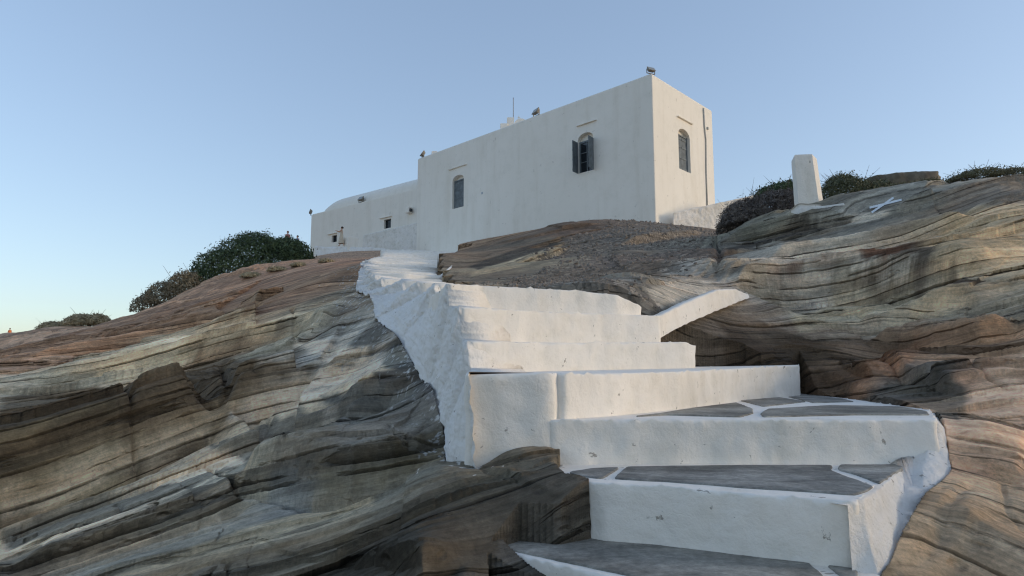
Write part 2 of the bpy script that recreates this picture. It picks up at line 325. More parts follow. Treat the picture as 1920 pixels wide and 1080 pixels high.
class Field:                            # multiquadric surface through surveyed points
    def __init__(s, x, y, val, c=.10, lam=1e-4):
        s.q = np.stack(polar(x, y), 1); s.c = c
        n = len(x); D = np.sqrt(((s.q[:, None] - s.q[None]) ** 2).sum(2) + c * c)
        A = np.zeros((n + 3, n + 3)); A[:n, :n] = D - lam * np.eye(n); A[:n, n] = 1; A[:n, n + 1:] = s.q; A[n, :n] = 1; A[n + 1:, :n] = s.q.T
        rhs = np.zeros((n + 3,) + np.shape(val)[1:]); rhs[:n] = val
        s.w = np.linalg.solve(A, rhs)
    def q_eval(s, a, l):
        a = a.astype(np.float32).ravel(); l = l.astype(np.float32).ravel()
        out = np.zeros((len(a),) + s.w.shape[1:], np.float32); w_ = s.w.astype(np.float32); q = s.q.astype(np.float32); n = len(q)
        for i in range(0, len(a), 60000):
            aa, ll = a[i:i + 60000], l[i:i + 60000]
            K = np.sqrt((aa[:, None] - q[None, :, 0]) ** 2 + (ll[:, None] - q[None, :, 1]) ** 2 + s.c ** 2)
            o = K @ w_[:n]
            o = o + w_[n] + (aa[:, None] * w_[n + 1] + ll[:, None] * w_[n + 2] if o.ndim > 1 else aa * w_[n + 1] + ll * w_[n + 2])
            out[i:i + 60000] = o
        return out
    def __call__(s, x, y):
        a, l = polar(np.asarray(x, dtype=float), np.asarray(y, dtype=float)); return s.q_eval(a, l)
E_F = Field(CP[:, 0], CP[:, 1], CP[:, 2] / np.hypot(CP[:, 0], CP[:, 1]), c=.13, lam=2e-3)
def base_z(x, y): return E_F(x, y) * np.hypot(x, y)
_yy = np.exp(np.linspace(math.log(1.2), math.log(120), 700))
def hit(u, v):                          # where a sight line first meets the base terrain
    d = ray(u, v); x = d[0] / d[1] * _yy; z = d[2] / d[1] * _yy
    g = base_z(x, _yy) - z
    k = np.nonzero((g[1:] >= 0) & (g[:-1] < 0))[0]
    k = k[0] + 1 if len(k) else int(np.argmax(g))
    return np.array([x[k], _yy[k], z[k]])

# bedding lines: polylines of equal bedding level
BED = [
    (0.0, [(700, 1080), (800, 1055), (925, 1015)]), (.35, [(420, 1080), (700, 1000), (900, 925), (1020, 890)]), (.6, [(100, 1078), (400, 1005), (700, 930), (860, 880)]),
    (.9, [(0, 1058), (250, 985), (420, 920), (480, 885), (640, 850), (820, 800)]), (1.25, [(0, 972), (185, 905), (390, 832), (560, 770), (720, 735), (800, 720)]),
    (1.7, [(0, 905), (120, 870), (300, 800), (500, 735), (640, 690), (770, 660)]), (2.2, [(0, 820), (200, 785), (420, 715), (600, 650), (740, 620)]), (2.7, [(0, 745), (200, 712), (420, 655), (560, 615), (705, 592)]),
    (3.4, [(0, 700), (230, 668), (430, 612), (560, 580), (690, 555)]), (4.4, [(0, 668), (250, 625), (450, 570), (600, 530), (680, 505)]), (5.6, [(60, 635), (300, 585), (500, 530), (620, 490)]),
    (5.0, [(850, 500), (1000, 470), (1130, 430)]), (4.4, [(840, 525), (1000, 495), (1120, 455)]), (4.6, [(1340, 470), (1500, 428), (1600, 412), (1700, 398), (1850, 352)]),
    (4.1, [(1340, 520), (1500, 497), (1650, 470), (1800, 432), (1920, 385)]), (3.6, [(1340, 552), (1450, 541), (1600, 528), (1720, 505), (1830, 470), (1920, 430)]),
    (3.1, [(1400, 585), (1550, 566), (1680, 545), (1780, 540), (1850, 545), (1920, 500)]), (2.75, [(1380, 610), (1550, 590), (1700, 575), (1790, 575), (1850, 610)]),
    (2.35, [(1320, 650), (1450, 620), (1600, 620), (1720, 640), (1830, 630), (1900, 590)]), (1.9, [(1320, 680), (1450, 665), (1600, 690), (1720, 680), (1850, 660), (1920, 620)]),
    (1.4, [(1530, 735), (1620, 735), (1720, 720), (1920, 680)]), (1.0, [(1760, 775), (1850, 765), (1920, 745)]), (.6, [(1790, 830), (1860, 840), (1920, 860)]), (.2, [(1790, 890), (1860, 905), (1920, 940)]),
    (-.2, [(1740, 935), (1830, 960), (1920, 1000)]), (-.6, [(1690, 1020), (1780, 1040), (1860, 1090)]),
]
def densify(pl, n):
    pl = np.array(pl, float); d = np.r_[0, np.cumsum(np.hypot(*np.diff(pl, axis=0).T))]; t = np.linspace(0, d[-1], n)
    return np.stack([np.interp(t, d, pl[:, 0]), np.interp(t, d, pl[:, 1])], 1)
bx, bv = [], []
for lev, pl in BED:
    for u, v in densify(pl, 7):
        h = hit(u, v); bx.append(h); bv.append(lev)
bx = np.array(bx); bv = np.array(bv)
S_F = Field(bx[:, 0], bx[:, 1], bv, c=.08, lam=2e-2)

# ledges: foot line left to right, height, run-out behind, face width
LEDGES = [
    ([(-120, 955), (0, 915), (110, 880), (230, 838), (330, 790), (420, 752)], .62, 2.2, .50),
    ([(428, 756), (500, 735), (560, 712), (603, 688)], .42, 1.6, .28),
    ([(440, 858), (520, 882), (600, 905), (660, 908), (740, 890), (838, 858)], .26, .9, .12),
    ([(0, 1062), (200, 998), (400, 935), (480, 888)], .10, .6, .10),
    ([(380, 828), (520, 778), (640, 752), (760, 735), (800, 725)], .10, .5, .08),
    ([(640, 775), (700, 752), (790, 706)], .15, .6, .10),
    ([(600, 700), (680, 668), (765, 650)], .15, .8, .12),
    ([(760, 1085), (860, 1045), (960, 1005), (1060, 968), (1100, 958)], .16, .5, .10),
    ([(888, 874), (960, 900), (1030, 932), (1080, 962)], .05, .25, .04),
    ([(0, 790), (150, 765), (300, 725), (400, 700)], .12, 1.0, .12),
    ([(0, 712), (120, 700), (250, 676), (420, 640), (560, 600), (700, 592)], .30, 3.0, .35),
    ([(330, 640), (450, 610), (600, 570), (690, 548)], .25, 2.0, .3),
    ([(0, 690), (150, 660), (330, 620), (500, 575), (640, 535)], .45, 4.0, .5),
    ([(1380, 550), (1480, 542), (1600, 533), (1700, 527), (1800, 524), (1862, 528)], .42, 1.6, .16),
    ([(1340, 474), (1420, 452), (1500, 430), (1600, 414), (1700, 402), (1800, 372)], .26, 1.4, .12),
    ([(1440, 520), (1520, 502), (1620, 484), (1740, 452), (1850, 425)], .26, 1.2, .12),
    ([(1350, 500), (1450, 480), (1560, 462), (1660, 440)], .12, .8, .10),
    ([(1530, 556), (1600, 560), (1665, 562)], .07, .5, .05),
    ([(1600, 590), (1650, 602), (1700, 598), (1790, 585), (1850, 590)], .14, .6, .08),
    ([(1210, 642), (1290, 628), (1400, 600), (1500, 590)], .12, .8, .08),
    ([(1310, 690), (1420, 690), (1510, 700), (1610, 745)], .30, .7, .22),
    ([(1620, 650), (1740, 660), (1860, 640), (1920, 610)], .15, .6, .10),
    ([(1640, 700), (1740, 720), (1800, 745)], .10, .5, .06),
    ([(1770, 868), (1850, 890), (1925, 912)], .10, .45, .06),
    ([(1655, 1065), (1700, 1062), (1750, 1010), (1795, 940), (1830, 905)], .12, .3, .07),
    ([(1740, 1075), (1800, 1050), (1850, 990), (1900, 985)], .08, .3, .06),
    ([(890, 520), (940, 505), (1000, 485), (1070, 462)], .30, 2.0, .22),
    ([(895, 498), (960, 478), (1060, 446)], .3, 2.0, .3),
    ([(900, 462), (960, 452), (1060, 432), (1140, 424)], .35, 2.0, .3),
    ([(1150, 462), (1230, 446), (1320, 436)], .25, 2.0, .2),
]
# joints (open cracks): polyline, half width, depth
CRACKS = [
    ([(150, 712), (190, 745), (205, 770), (215, 800), (270, 818), (290, 812)], .035, .25), ([(215, 800), (245, 822), (300, 830)], .02, .12),
    ([(415, 660), (420, 700), (432, 740), (455, 755)], .06, .30), ([(290, 828), (370, 826), (420, 855), (480, 880), (530, 890), (640, 915)], .016, .10),
    ([(545, 570), (555, 610), (550, 640)], .04, .15), ([(1035, 905), (1060, 935), (1100, 958)], .02, .10), ([(890, 878), (960, 898), (1030, 930), (1085, 960)], .014, .10),
    ([(1770, 870), (1850, 888), (1925, 912)], .018, .10), ([(1800, 925), (1745, 1010), (1700, 1065), (1655, 1060)], .03, .14), ([(1880, 905), (1890, 980), (1925, 1010)], .012, .07),
    ([(1530, 555), (1600, 560), (1670, 562)], .03, .12), ([(1625, 600), (1650, 612), (1720, 605)], .03, .1), ([(1680, 780), (1720, 800), (1790, 815)], .02, .06), ([(1800, 690), (1850, 720), (1925, 735)], .015, .06),
    ([(300, 945), (250, 960), (200, 968)], .012, .05), ([(1335, 450), (1350, 500), (1345, 545)], .05, .12),
]
NA, NR = 1000, 1250
az = np.concatenate([np.linspace(-math.pi, R(-43), 80)[:-1], np.linspace(R(-43), R(43), NA), np.linspace(R(43), math.pi, 80)[1:]])
lr = np.concatenate([np.linspace(math.log(.25), math.log(1.9), 60)[:-1], np.linspace(math.log(1.9), math.log(62), NR), np.linspace(math.log(62), math.log(420), 60)[1:]])
AZ, LR = np.meshgrid(az, lr, indexing='ij'); shp = AZ.shape
# smooth fields: evaluate on a thinned lattice, then interpolate
def lattice(F):
    ai = np.unique(np.r_[np.arange(0, len(az), 3), len(az) - 1]); li = np.unique(np.r_[np.arange(0, len(lr), 3), len(lr) - 1])
    A2, L2 = np.meshgrid(az[ai], lr[li], indexing='ij'); v = F.q_eval(A2, L2)
    v = v.reshape(A2.shape + v.shape[1:])
    fa = np.interp(az, az[ai], np.arange(len(ai))); fl = np.interp(lr, lr[li], np.arange(len(li)))
    ia = np.minimum(fa.astype(int), len(ai) - 2); il = np.minimum(fl.astype(int), len(li) - 2); ta = (fa - ia)[:, None]; tl = (fl - il)[None]
    if v.ndim == 3: ta = ta[..., None]; tl = tl[..., None]
    r0 = v[ia][:, il] * (1 - tl) + v[ia][:, il + 1] * tl; r1 = v[ia + 1][:, il] * (1 - tl) + v[ia + 1][:, il + 1] * tl
    return r0 * (1 - ta) + r1 * ta
RR = np.exp(LR); X = (RR * np.sin(AZ)).ravel(); Y = (RR * np.cos(AZ)).ravel()
Z0 = (lattice(E_F) * RR).ravel(); S = lattice(S_F).ravel(); Rr = RR.ravel()
wrap = sstep(R(110), R(150), np.abs(AZ)).ravel()
Z0 = Z0 * (1 - wrap) + (-1.6 - .25 * Rr ** .9 * sstep(0, 8, Rr)) * wrap
Z0 = np.maximum(Z0, -26)
xyz = np.stack([X, Y, Z0], 1).astype(np.float32)
D = np.zeros_like(X)
scl = np.clip(Rr / 6, .35, 6)            # feature size grows with distance on this big slope
nzA = fbm(xyz * .9, 5); nzB = fbm(xyz * 3.3 + 7, 4)
def seg_dist(pl, X, Y):
    best = np.full(X.shape, 1e9); sgn = np.ones(X.shape); par = np.zeros(X.shape)
    L = np.r_[0, np.cumsum(np.hypot(*np.diff(pl, axis=0).T))]
    for i in range(len(pl) - 1):
        a, b = pl[i], pl[i + 1]; e = b - a; l2 = (e ** 2).sum() + 1e-9
        t = np.clip(((X - a[0]) * e[0] + (Y - a[1]) * e[1]) / l2, 0, 1)
        dx = X - a[0] - t * e[0]; dy = Y - a[1] - t * e[1]; d = np.hypot(dx, dy); m = d < best
        best = np.where(m, d, best); sgn = np.where(m, np.sign(e[0] * dy - e[1] * dx), sgn); par = np.where(m, (L[i] + t * math.sqrt(l2)) / L[-1], par)
    return best, sgn, par
for pl, h, back, wd in LEDGES:
    wd *= .55
    q = np.array([hit(u, v)[:2] for u, v in densify(pl, max(len(pl) * 2, 6))])
    k = np.median(np.hypot(*q.T)) / 6.0; k = max(.5, min(k, 2.2)); back *= max(1, k)
    lo = q.min(0) - back * 3 - 1; hi = q.max(0) + back * 3 + 1
    m = np.nonzero((X > lo[0]) & (X < hi[0]) & (Y > lo[1]) & (Y < hi[1]))[0]
    d, s, t = seg_dist(q, X[m], Y[m]); sd_ = d * s + (nzA[m] * .16 + nzB[m] * .03) * max(wd, .08) * 2.0
    up = sstep(-wd * .15, wd * .85, sd_) * np.exp(-np.clip(sd_ - wd, 0, None) / back)
    tap = sstep(0, .16, t) * sstep(0, .16, 1 - t); endf = np.where((t <= 0) | (t >= 1), 0, 1)
    under = -.25 * np.exp(-(sd_ / (wd * .7)) ** 2)
    low = -.45 * (1 - sstep(-wd * .5, 0, sd_)) * np.exp(np.clip(sd_, None, 0) / (back * .6))
    D[m] += 1.5 * h * (.62 * up + under + low) * tap * endf
# bed-by-bed relief: irregular sawtooth of bedding level at several thicknesses
def saw(s, seed, n=400):
    r = np.random.default_rng(seed); e = np.cumsum(r.gamma(1.6, .62, n)) - n * .35; hh = r.random(n) ** 1.5
    k = np.clip(np.searchsorted(e, s) - 1, 0, n - 2); f = (s - e[k]) / (e[k + 1] - e[k])
    return hh[k] * np.where(f < .82, 1 - f / .82 * .9, .1 + (f - .82) / .18 * .9 * hh[k + 1] / np.maximum(hh[k], .12)) 
def sawq(s, seed, n=500):
    r = np.random.default_rng(seed); e = np.cumsum(r.gamma(1.8, .55, n)) - n * .3; hh = r.normal(size=n) * .5
    k = np.clip(np.searchsorted(e, s) - 1, 0, n - 2); f = (s - e[k]) / (e[k + 1] - e[k])
    return hh[k] + (hh[k + 1] - hh[k]) * sstep(.86, 1.0, f)
Sw = S + .020 * nzA + .004 * nzB
mask1 = sstep(-.25, .25, fbm(xyz * .35 + 3, 3)); mask2 = sstep(-.3, .2, fbm(xyz * .8 + 9, 3))
far_s = np.clip(Rr / 7, .5, 3.5)
gravel_pts = [(1180, 480, 1), (1250, 460, 1), (1150, 520, 1), (1080, 530, .8), (1250, 500, .9), (1200, 440, 1), (1280, 440, 1), (1120, 440, .8), (1300, 470, .7), (1000, 528, .6), (940, 530, .5), (1180, 545, .6), (560, 500, .6), (620, 485, .6), (520, 520, .4),
              (900, 480, 0), (1000, 455, 0), (960, 500, .1), (1060, 440, 0), (1400, 480, 0), (1400, 430, 0), (1330, 540, 0), (1250, 560, 0), (1500, 500, 0), (1700, 600, 0), (850, 500, 0), (700, 560, 0), (400, 620, 0), (0, 700, 0), (600, 800, 0), (200, 1000, 0), (1700, 450, 0), (1920, 900, 0), (1000, 900, 0), (650, 540, .1), (400, 575, .15), (200, 620, .1)]
gh = np.array([hit(u, v) for u, v, _ in gravel_pts]); G_F = Field(gh[:, 0], gh[:, 1], np.array([g for *_, g in gravel_pts], float), c=.05, lam=1e-2)
GR = np.clip(lattice(G_F).ravel() + nzA * .35, 0, 1); GR = sstep(.35, .65, GR) * (1 - sstep(R(50), R(60), np.abs(AZ).ravel()))
rockf = 1 - .85 * GR
fin = 1 - sstep(4.5, 10, Rr); mid_ = 1 - .6 * sstep(12, 30, Rr)
D += rockf * (.07 * sawq(Sw * 2.6, 1) * mask1 * far_s ** .4 + .055 * sawq(Sw * 8, 2) * mask2 * far_s ** .5 + .014 * sawq(Sw * 22, 3) * fin)
ALG = X * .74 + Y * .67
def blocks(s_, lam_s, lam_a, seed, amp):
    r = np.random.default_rng(seed); e = np.cumsum(r.gamma(2.2, lam_s / 2.2, 900)) - lam_s * 300
    k = np.clip(np.searchsorted(e, s_) - 1, 0, 898); ph = r.random(900) * 50; ln = lam_a * (.5 + 1.4 * r.random(900))
    a_ = ALG / (ln[k] * np.clip(Rr / 5, .7, 4)) + ph[k] + nzA * .35; ia_ = np.floor(a_).astype(int)
    h_ = np.sin(ia_ * 127.1 + k * 311.7) * 43758.5453; h_ = h_ - np.floor(h_); g_ = np.sin(ia_ * 269.5 + k * 183.3) * 24634.63; g_ = g_ - np.floor(g_)
    fa_ = a_ - ia_; edge = np.minimum(fa_, 1 - fa_) * ln[k]
    fs_ = (s_ - e[k]) / (e[k + 1] - e[k])
    return amp * ((h_ - .5) + (g_ - .5) * (fa_ - .5) * .9 + (.5 - fs_) * .7) - amp * .8 * np.exp(-(edge / .03) ** 2) * (g_ > .55)
D += rockf * (blocks(Sw, .34, 1.9, 21, .085) * far_s ** .8 * (.35 + .65 * mask1) + blocks(Sw + 5, .12, 1.1, 22, .036) * mid_ * (.3 + .7 * mask2))
D += rockf * .016 * fbm(np.stack([X * 1.4, Y * 1.4, Sw * 7], 1), 3, .55) * far_s ** .5
D += (.03 * fbm(xyz * .6 + 5, 4) + .006 * nzB) * np.clip(Rr / 4, .4, 2.5)
D += .009 * fbm(xyz * 7, 3) * np.clip(Rr / 5, .4, 2) + GR * .012 * np.abs(fbm(xyz * 5 + 2, 3)) * 1.5
D *= 1 - .45 * sstep(22, 30, Y) * sstep(-.12, -.08, AZ.ravel()) * (1 - sstep(.27, .32, AZ.ravel()))
bould = np.exp(-(((X - 2.05) / .7) ** 2 + ((Y - 2.7) / .6) ** 2)); BD = .13 * (1 - np.abs(noise(xyz * np.array([1.5, 1.5, 1.5], np.float32) + 31)) * 2.2) * np.exp(-(((X - 2.1) / .8) ** 2 + ((Y - 2.9) / .7) ** 2) ** 2)
D0_ = None
for pl, hw, dep in CRACKS:
    q = np.array([hit(u, v)[:2] for u, v in densify(pl, len(pl) * 3)]); q += rng.normal(size=q.shape) * hw * .35
    lo = q.min(0) - 1; hi = q.max(0) + 1; m = np.nonzero((X > lo[0]) & (X < hi[0]) & (Y > lo[1]) & (Y < hi[1]))[0]
    if len(m) == 0: continue
    d, s, t = seg_dist(q, X[m], Y[m]); D[m] -= dep * np.exp(-(d / hw) ** 2) * sstep(0, .15, t) * sstep(0, .15, 1 - t)
# keep the traced contact lines of the masonry: relief fades where white plaster meets rock
cont = np.array([P(*a)[:2] for a in ((893, 872, 3.55), (838, 864, 4.0), (836, 795, 4.55), (800, 722, 5.45), (785, 692, 5.85), (742, 622, 7.0), (708, 592, 8.2), (670, 542, 11), (678, 502, 17), (690, 486, 27))])
cont2 = np.array([P(*a)[:2] for a in ((1650, 1100, 2.5), (1661, 1062, 2.58), (1692, 1002, 2.76), (1735, 928, 3.05), (1782, 886, 3.4), (1768, 800, 3.75), (1740, 764, 4.55), (1600, 748, 5.7), (1512, 700, 6.9))])
cont3 = np.array([P(*a)[:2] for a in ((830, 527, 11.5), (850, 533, 9.3), (900, 538, 7.6), (1000, 542, 6.9), (1090, 549, 6.4), (1170, 556, 6.3), (1200, 575, 6.3))])
cont4 = np.array([P(*a)[:2] for a in ((900, 1085, 2.5), (905, 1040, 2.68), (960, 1012, 2.84), (1108, 976, 2.86), (1070, 935, 3.0), (1040, 884, 3.22), (893, 872, 3.5))])
cont5 = np.array([P(*a)[:2] for a in ((690, 486, 27), (700, 482, 34), (708, 482, 42), (690, 484, 48), (640, 484, 52), (590, 482, 54))])
cont7 = np.array([P(*a)[:2] for a in ((1200, 645, 5.9), (1235, 634, 6.0), (1295, 603, 6.6), (1345, 582, 7.3), (1400, 560, 8.1))])
cont6 = np.array([((RTu - 960) / F_PX * yy_, yy_) for yy_, RTu in ((8.6, 875), (9.4, 855), (10.8, 840), (13, 822), (16, 820), (20, 818), (26, 835), (32, 840), (38, 846), (50, 850))])
for (u_, v_, r_, f_) in ((1660, 388, .9, .93), (1530, 388, .7, .93), (1810, 990, .95, .85), (1080, 1100, .35, .95), (985, 1100, .35, .95), (1050, 930, .38, .85), (960, 1010, .3, .7)):
    h_ = hit(u_, v_); D *= 1 - f_ * np.exp(-(((X - h_[0]) ** 2 + (Y - h_[1]) ** 2) / r_ ** 2) ** 2)
D += BD * .6
for c_, wid in ((cont6, 1.0), (cont, .22), (cont2, .16), (cont3, .40), (cont4, .12), (cont5, 1.1), (cont7, .3)):
    d, _, _ = seg_dist(c_, X, Y); g_ = np.exp(-(d / (wid * np.clip(Rr / 5, .6, 4))) ** 2)
    D = D * (1 - .8 * g_); D = np.where(g_ > .2, np.minimum(D, .02 + .1 * (1 - g_)), D)
Z = Z0 + D
# carve room for masonry bodies
def in_poly(pl, X, Y):
    r = np.zeros(X.shape, bool); n = len(pl)
    for i in range(n):
        x0, y0 = pl[i][:2]; x1, y1 = pl[(i + 1) % n][:2]
        if y0 == y1: continue
        c = ((y0 > Y) != (y1 > Y)) & (X < (x1 - x0) * (Y - y0) / (y1 - y0) + x0); r ^= c
    return r
for nm, fr, bk_, zb in LAY:
    pl = list(fr) + list(bk_); m = in_poly(pl, X, Y); zt = min(p[2] for p in pl) - .09
    Z[m] = np.minimum(Z[m], zt)
for i, (zz, yy, x0, x1) in enumerate(UP):
    y2 = UP[i + 1][1] + .3 if i + 1 < len(UP) else yy + 2
    sk_ = .42 * (X - x0) if yy < 40 else .2 * (X - x0)
    m = (Y > yy + .02 + sk_) & (Y < y2 + sk_) & (X > x0 + .02 * yy ** .5) & (X < x1 - .02)
    Z[m] = np.minimum(Z[m], zz - .12)
m = in_poly([(-.095, 2.78), (.7, 2.5), (.7, 1.9), (-.06, 2.1)], X, Y); Z[m] = np.minimum(Z[m], -.98 - .25 * (2.7 - Y[m]) + .02 * nzB[m])
SWB = np.array([P(*a) for a in ((893, 885, 3.50), (862, 875, 3.72), (836, 872, 3.98), (832, 800, 4.50), (797, 727, 5.42), (782, 696, 5.85), (739, 628, 7.0), (704, 600, 8.2), (699, 556, 9.4), (667, 546, 11.2), (674, 512, 15), (678, 500, 21), (682, 492, 27))])
m = in_poly(list(SWB) + [P(760, 486, 27), P(760, 500, 16), P(860, 540, 7), P(960, 700, 4), P(960, 880, 3.6)], X, Y)
Z[m] = np.minimum(Z[m], np.interp(Y[m], SWB[:, 1], SWB[:, 2]) - .03)
FLB = np.array([P(*a) for a in ((1650, 1130, 2.4), (1650, 1100, 2.54), (1668, 1062, 2.60), (1697, 1004, 2.78), (1740, 930, 3.07), (1784, 890, 3.42), (1772, 805, 3.72), (1752, 778, 4.3))])
m = in_poly(list(FLB) + [W(1500, 800, ZC), W(1400, 1000, ZB), W(1500, 1180, ZA)], X, Y)
Z[m] = np.minimum(Z[m], np.interp(Y[m], FLB[:, 1], FLB[:, 2]) - .03)
BEDV = np.stack([X, Y, Sw + .9 * (Z - Z0)], 1).astype(np.float32)

# regional rock colour (beds, lichens and stained zones, plus shade painted on overhangs and steep faces)
COLS = [((0, 1060), (.19, .185, .17)), ((300, 1040), (.17, .17, .16)), ((700, 1050), (.11, .108, .10)), ((930, 930), (.12, .115, .10)), ((1060, 925), (.13, .125, .115)), ((850, 1000), (.13, .125, .115)), ((600, 980), (.19, .18, .155)),
        ((80, 955), (.42, .37, .30)), ((230, 900), (.44, .40, .34)), ((350, 850), (.40, .37, .32)), ((420, 800), (.46, .40, .33)), ((560, 752), (.44, .41, .37)), ((680, 700), (.42, .41, .40)), ((620, 655), (.40, .40, .39)),
        ((520, 830), (.18, .18, .165)), ((480, 870), (.21, .20, .175)), ((660, 790), (.16, .165, .17)), ((740, 770), (.14, .15, .17)), ((720, 850), (.15, .15, .14)), ((790, 900), (.13, .13, .12)), ((760, 730), (.12, .125, .13)), ((600, 850), (.15, .16, .17)),
        ((100, 850), (.12, .10, .075)), ((50, 800), (.14, .115, .09)), ((250, 760), (.17, .145, .11)), ((330, 720), (.17, .14, .105)), ((500, 700), (.15, .125, .095)), ((360, 770), (.24, .20, .15)), ((150, 890), (.25, .21, .15)),
        ((100, 715), (.27, .255, .22)), ((300, 665), (.42, .37, .29)), ((420, 625), (.36, .31, .235)), ((560, 610), (.26, .24, .20)), ((620, 630), (.22, .215, .20)), ((700, 630), (.15, .15, .145)), ((740, 660), (.15, .155, .15)), ((500, 650), (.24, .225, .19)),
        ((50, 670), (.27, .19, .14)), ((200, 640), (.27, .19, .14)), ((350, 605), (.26, .185, .135)), ((450, 575), (.24, .17, .12)), ((600, 500), (.27, .19, .145)), ((540, 520), (.24, .165, .12)), ((640, 560), (.19, .165, .13)), ((680, 560), (.18, .165, .145)), ((400, 640), (.22, .16, .11)), ((500, 590), (.20, .14, .10)), ((680, 480), (.25, .19, .15)),
        ((900, 480), (.17, .14, .11)), ((1000, 455), (.15, .13, .105)), ((960, 500), (.24, .215, .17)), ((1060, 440), (.14, .11, .09)), ((860, 470), (.20, .15, .11)), ((900, 525), (.17, .15, .125)),
        ((1180, 480), (.15, .135, .12)), ((1200, 440), (.13, .125, .12)), ((1150, 520), (.16, .13, .105)), ((1250, 500), (.15, .125, .11)), ((1250, 550), (.23, .225, .22)), ((1330, 540), (.26, .255, .25)), ((1290, 575), (.15, .15, .145)), ((1330, 480), (.15, .145, .135)),
        ((1400, 440), (.16, .16, .14)), ((1500, 410), (.18, .18, .16)), ((1620, 395), (.21, .21, .20)), ((1740, 370), (.20, .20, .19)), ((1450, 480), (.18, .18, .17)), ((1560, 460), (.20, .20, .19)), ((1680, 430), (.24, .235, .22)), ((1600, 500), (.34, .33, .31)), ((1500, 525), (.31, .30, .285)), ((1680, 485), (.30, .26, .22)),
        ((1850, 360), (.20, .18, .16)), ((1800, 430), (.32, .28, .23)), ((1880, 420), (.33, .28, .22)), ((1800, 480), (.34, .29, .22)), ((1900, 500), (.36, .30, .22)), ((1700, 520), (.12, .105, .09)), ((1600, 560), (.27, .26, .24)), ((1700, 560), (.31, .29, .25)), ((1800, 570), (.30, .27, .22)), ((1850, 610), (.22, .20, .17)),
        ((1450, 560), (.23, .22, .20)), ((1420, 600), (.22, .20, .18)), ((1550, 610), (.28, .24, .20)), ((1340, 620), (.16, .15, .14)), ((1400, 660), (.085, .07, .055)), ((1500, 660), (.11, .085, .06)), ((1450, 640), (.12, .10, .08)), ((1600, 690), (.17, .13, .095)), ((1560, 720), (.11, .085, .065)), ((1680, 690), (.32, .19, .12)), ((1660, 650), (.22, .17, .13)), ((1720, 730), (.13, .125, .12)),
        ((1800, 660), (.30, .23, .18)), ((1900, 640), (.42, .31, .23)), ((1860, 720), (.44, .32, .25)), ((1920, 800), (.46, .34, .27)), ((1820, 800), (.42, .32, .26)), ((1850, 860), (.42, .31, .25)), ((1760, 780), (.17, .16, .15)), ((1900, 900), (.38, .29, .24)), ((1850, 950), (.40, .35, .29)), ((1760, 960), (.26, .22, .17)), ((1740, 1030), (.28, .25, .20)), ((1850, 1050), (.38, .33, .28)), ((1920, 1040), (.36, .30, .25)),
        ((1000, 1030), (.12, .12, .12)), ((1250, 760), (.15, .14, .13))]
ch = np.array([hit(*c[0]) for c in COLS]); cc = np.array([c[1] for c in COLS]); cq = np.stack(polar(ch[:, 0], ch[:, 1]), 1).astype(np.float32)
def tint_lattice():
    ai = np.arange(0, len(az), 4); li = np.arange(0, len(lr), 4); A2, L2 = np.meshgrid(az[ai], lr[li], indexing='ij')
    wob = .02
    q = np.stack([A2.ravel(), L2.ravel()], 1).astype(np.float32)
    out = np.zeros((len(q), 3), np.float32)
    for i in range(0, len(q), 40000):
        # colour patches are long along the bedding and short across it
        d2 = (q[i:i + 40000, None, 0] - cq[None, :, 0]) ** 2 * 1.0 + (q[i:i + 40000, None, 1] - cq[None, :, 1]) ** 2 * .8 + 2e-4
        w_ = d2 ** -2.6; out[i:i + 40000] = (w_ @ cc) / w_.sum(1)[:, None]
    v = out.reshape(A2.shape + (3,))
    fa = np.clip((np.arange(len(az)) / 4), 0, len(ai) - 1.001); fl = np.clip(np.arange(len(lr)) / 4, 0, len(li) - 1.001)
    return v, fa, fl
tv, fa, fl = tint_lattice()
ja = (nzA.reshape(shp) * 6 + nzB.reshape(shp) * 3); jl = (fbm(xyz * 1.3 + 50, 4).reshape(shp) * 5)
fa2 = np.clip(fa[:, None] + ja, 0, tv.shape[0] - 1.001); fl2 = np.clip(fl[None] + jl, 0, tv.shape[1] - 1.001)
ia = fa2.astype(int); il = fl2.astype(int); ta = (fa2 - ia)[..., None]; tl = (fl2 - il)[..., None]
TINT = (tv[ia, il] * (1 - tl) + tv[ia, il + 1] * tl) * (1 - ta) + (tv[ia + 1, il] * (1 - tl) + tv[ia + 1, il + 1] * tl) * ta
TINT = TINT.reshape(-1, 3)
ZF = Z.reshape(shp)
def hit_final(u, v):
    d = ray(u, v); yq = np.exp(np.linspace(math.log(1.9), math.log(70), 2600)); x = d[0] / d[1] * yq; z = d[2] / d[1] * yq
    a_, l_ = polar(x, yq); i_ = np.clip(np.searchsorted(az, a_) - 1, 0, len(az) - 2); j_ = np.clip(np.searchsorted(lr, l_) - 1, 0, len(lr) - 2)
    g = ZF[i_, j_] - z; k = np.nonzero(g >= 0)[0]; k = k[0] if len(k) else int(np.argmax(g)); return np.array([x[k], yq[k], z[k]])
MASS = np.zeros(len(X), np.float32)
